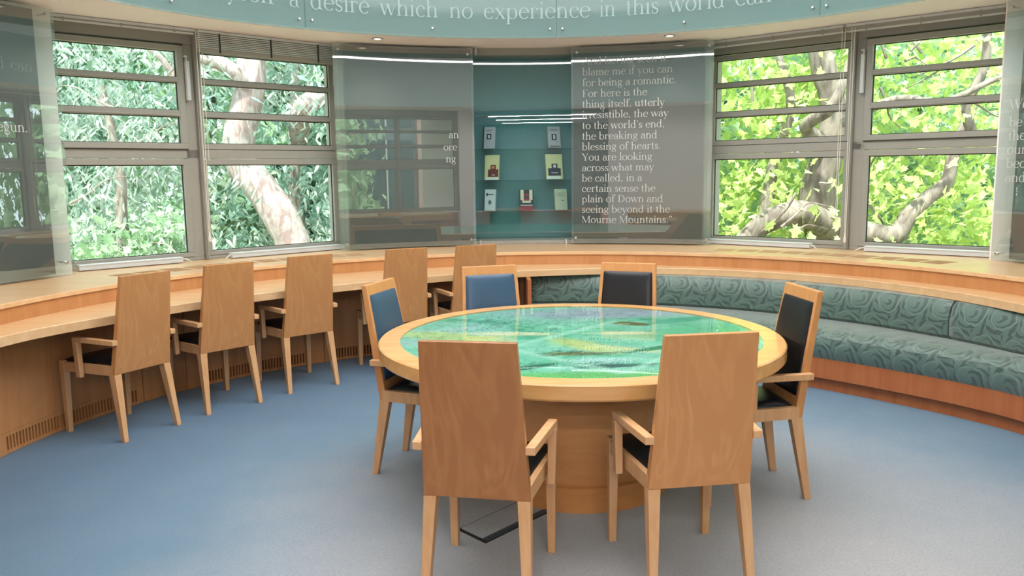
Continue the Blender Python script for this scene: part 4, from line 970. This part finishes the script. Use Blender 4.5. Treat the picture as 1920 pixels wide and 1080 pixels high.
limb(pt, 'branch', relf([(6.5, 11.6, 1.9), (6.3, 11.5, 2.4), (6.45, 11.4, 2.9), (6.4, 11.3, 3.5)], po), .07, .05, M['plane_bark'])
limb(pt, 'branch', relf([(4.7, 11.8, 2.2), (5.3, 11.5, 2.5), (5.9, 11.3, 2.45), (6.6, 11.2, 2.75), (7.2, 11, 2.7)], po), .06, .025, M['plane_bark'])
for k in range(30):
    x, y, z = random.uniform(2.6, 7.0), random.uniform(10.0, 11.6), random.uniform(.2, 3.8); a = random.uniform(-1, 1); b = random.uniform(-1, 1)
    limb(pt, 'twig', rel([(x, y, z), (x + a * .25, y, z + b * .25), (x + a * .5, y + .1, z + b * .45), (x + a * .9, y + .1, z + b * .5 - .1)], po), .02, .006, M['plane_bark'], 5)
foliage_rel(pt, po, 'foliage', M['lime_leaf'], cloud(230, (2.0, 9.0), (11.4, 13.0), (-.4, 4.6)), 46, .33, .125, MAPLE, .25)
foliage_rel(pt, po, 'crown', M['lime_back'], cloud(120, (1.4, 9.5), (13.8, 15.5), (-.8, 5.6)), 60, .55, .2, MAPLE, .25)
lm_ = MB(); lm_.v = leafverts(Vector((0, 0, 0)), Vector((1, 0, 0)), Vector((0, 0, 1)), 1.0, MAPLE); lm_.f = [tuple(range(len(MAPLE)))]; lm_.m = [0]
leaf0 = lm_.build('leaf', M['lime_leaf'], pt)
for k in range(240):
    lf = leaf0 if k == 0 else leaf0.copy()
    if k: COL.objects.link(lf)
    lf.parent = pt
    p = Vector((random.uniform(2.2, 7.4), random.uniform(9.6, 10.8), random.uniform(.1, 3.7))) - po
    lf.location = p; lf.rotation_euler = (random.uniform(.2, 2.2), random.uniform(-.8, .8), random.uniform(0, 6.28)); sc_ = random.uniform(.09, .15); lf.scale = (sc_,) * 3
tag(pt, 'spreading plane tree with lime green lobed leaves outside the right bay', 'tree')
bush_tree((2.2, 19), 2.6, 1.6, -2, 7.5, 110, 45, .6, .36, MAPLE, M['gum_back'], 'bluish green tree showing in the left half of the right bay')
bush_tree((8.0, 19), 3.4, 1.6, -2, 6.5, 110, 45, .6, .36, MAPLE, M['lime_back'], 'pale green tree behind the plane tree')
bush_tree((13.5, 15.0), 3.2, 2.0, -2, 6.5, 90, 45, .6, .34, MAPLE, M['lime_back'], 'pale green tree at the far right of the right bay')
bush_tree((9.2, -2.4), 1.5, 1.3, -2, 5.0, 60, 40, .5, .3, MAPLE, M['lime_back'], 'green tree beside the brick building, met as a reflection')
bush_tree((13.0, 8.6), 1.6, 3.0, -2, 6.0, 90, 40, .6, .34, MAPLE, M['lime_back'], 'green tree far out to the right, reflected in the leftmost panel')
bush_tree((-12.5, 8.6), 1.6, 2.6, -2, 6.0, 80, 40, .6, .34, MAPLE, M['gum_back'], 'added green tree far out to the left, reflected in the rightmost panel')  # unseen tree added to cut the bright reflection over that panel's lettering
# brick building opposite the rear bay, met only as a reflection
bd = empty('brick_building', (CX + 13 * math.sin(rad(137.5)), CY + 13 * math.cos(rad(137.5)), GZ), -rad(137.5))
m = MB(); m.box(-9, 9, .4, 3, 0, 9); m.build('wall', plain('grey_render', srgb(150, 162, 166), .6), bd)
for x in (-6, -1.2, 3.6, 8.4):
    m = MB(); m.box(x - .7, x + .7, 0, .4, 0, 9); m.build('brick_pier', M['brick'], bd)
for x in (-3.6, 1.2, 6.0):
    for z in (1.0, 4.0, 6.6):
        m = MB(); m.box(x - 1.5, x + 1.5, .3, .4, z, z + 2.2); f = m.build('window', plain('dark_window', srgb(90, 110, 116), .1), bd)
        m = MB(); m.box(x - .04, x + .04, .24, .3, z, z + 2.2); m.box(x - 1.5, x + 1.5, .24, .3, z + 1.5, z + 1.58); m.build('mullion', M['white'], f)
tag(bd, 'pink brick building seen only as a reflection in the left centre panel', 'building')
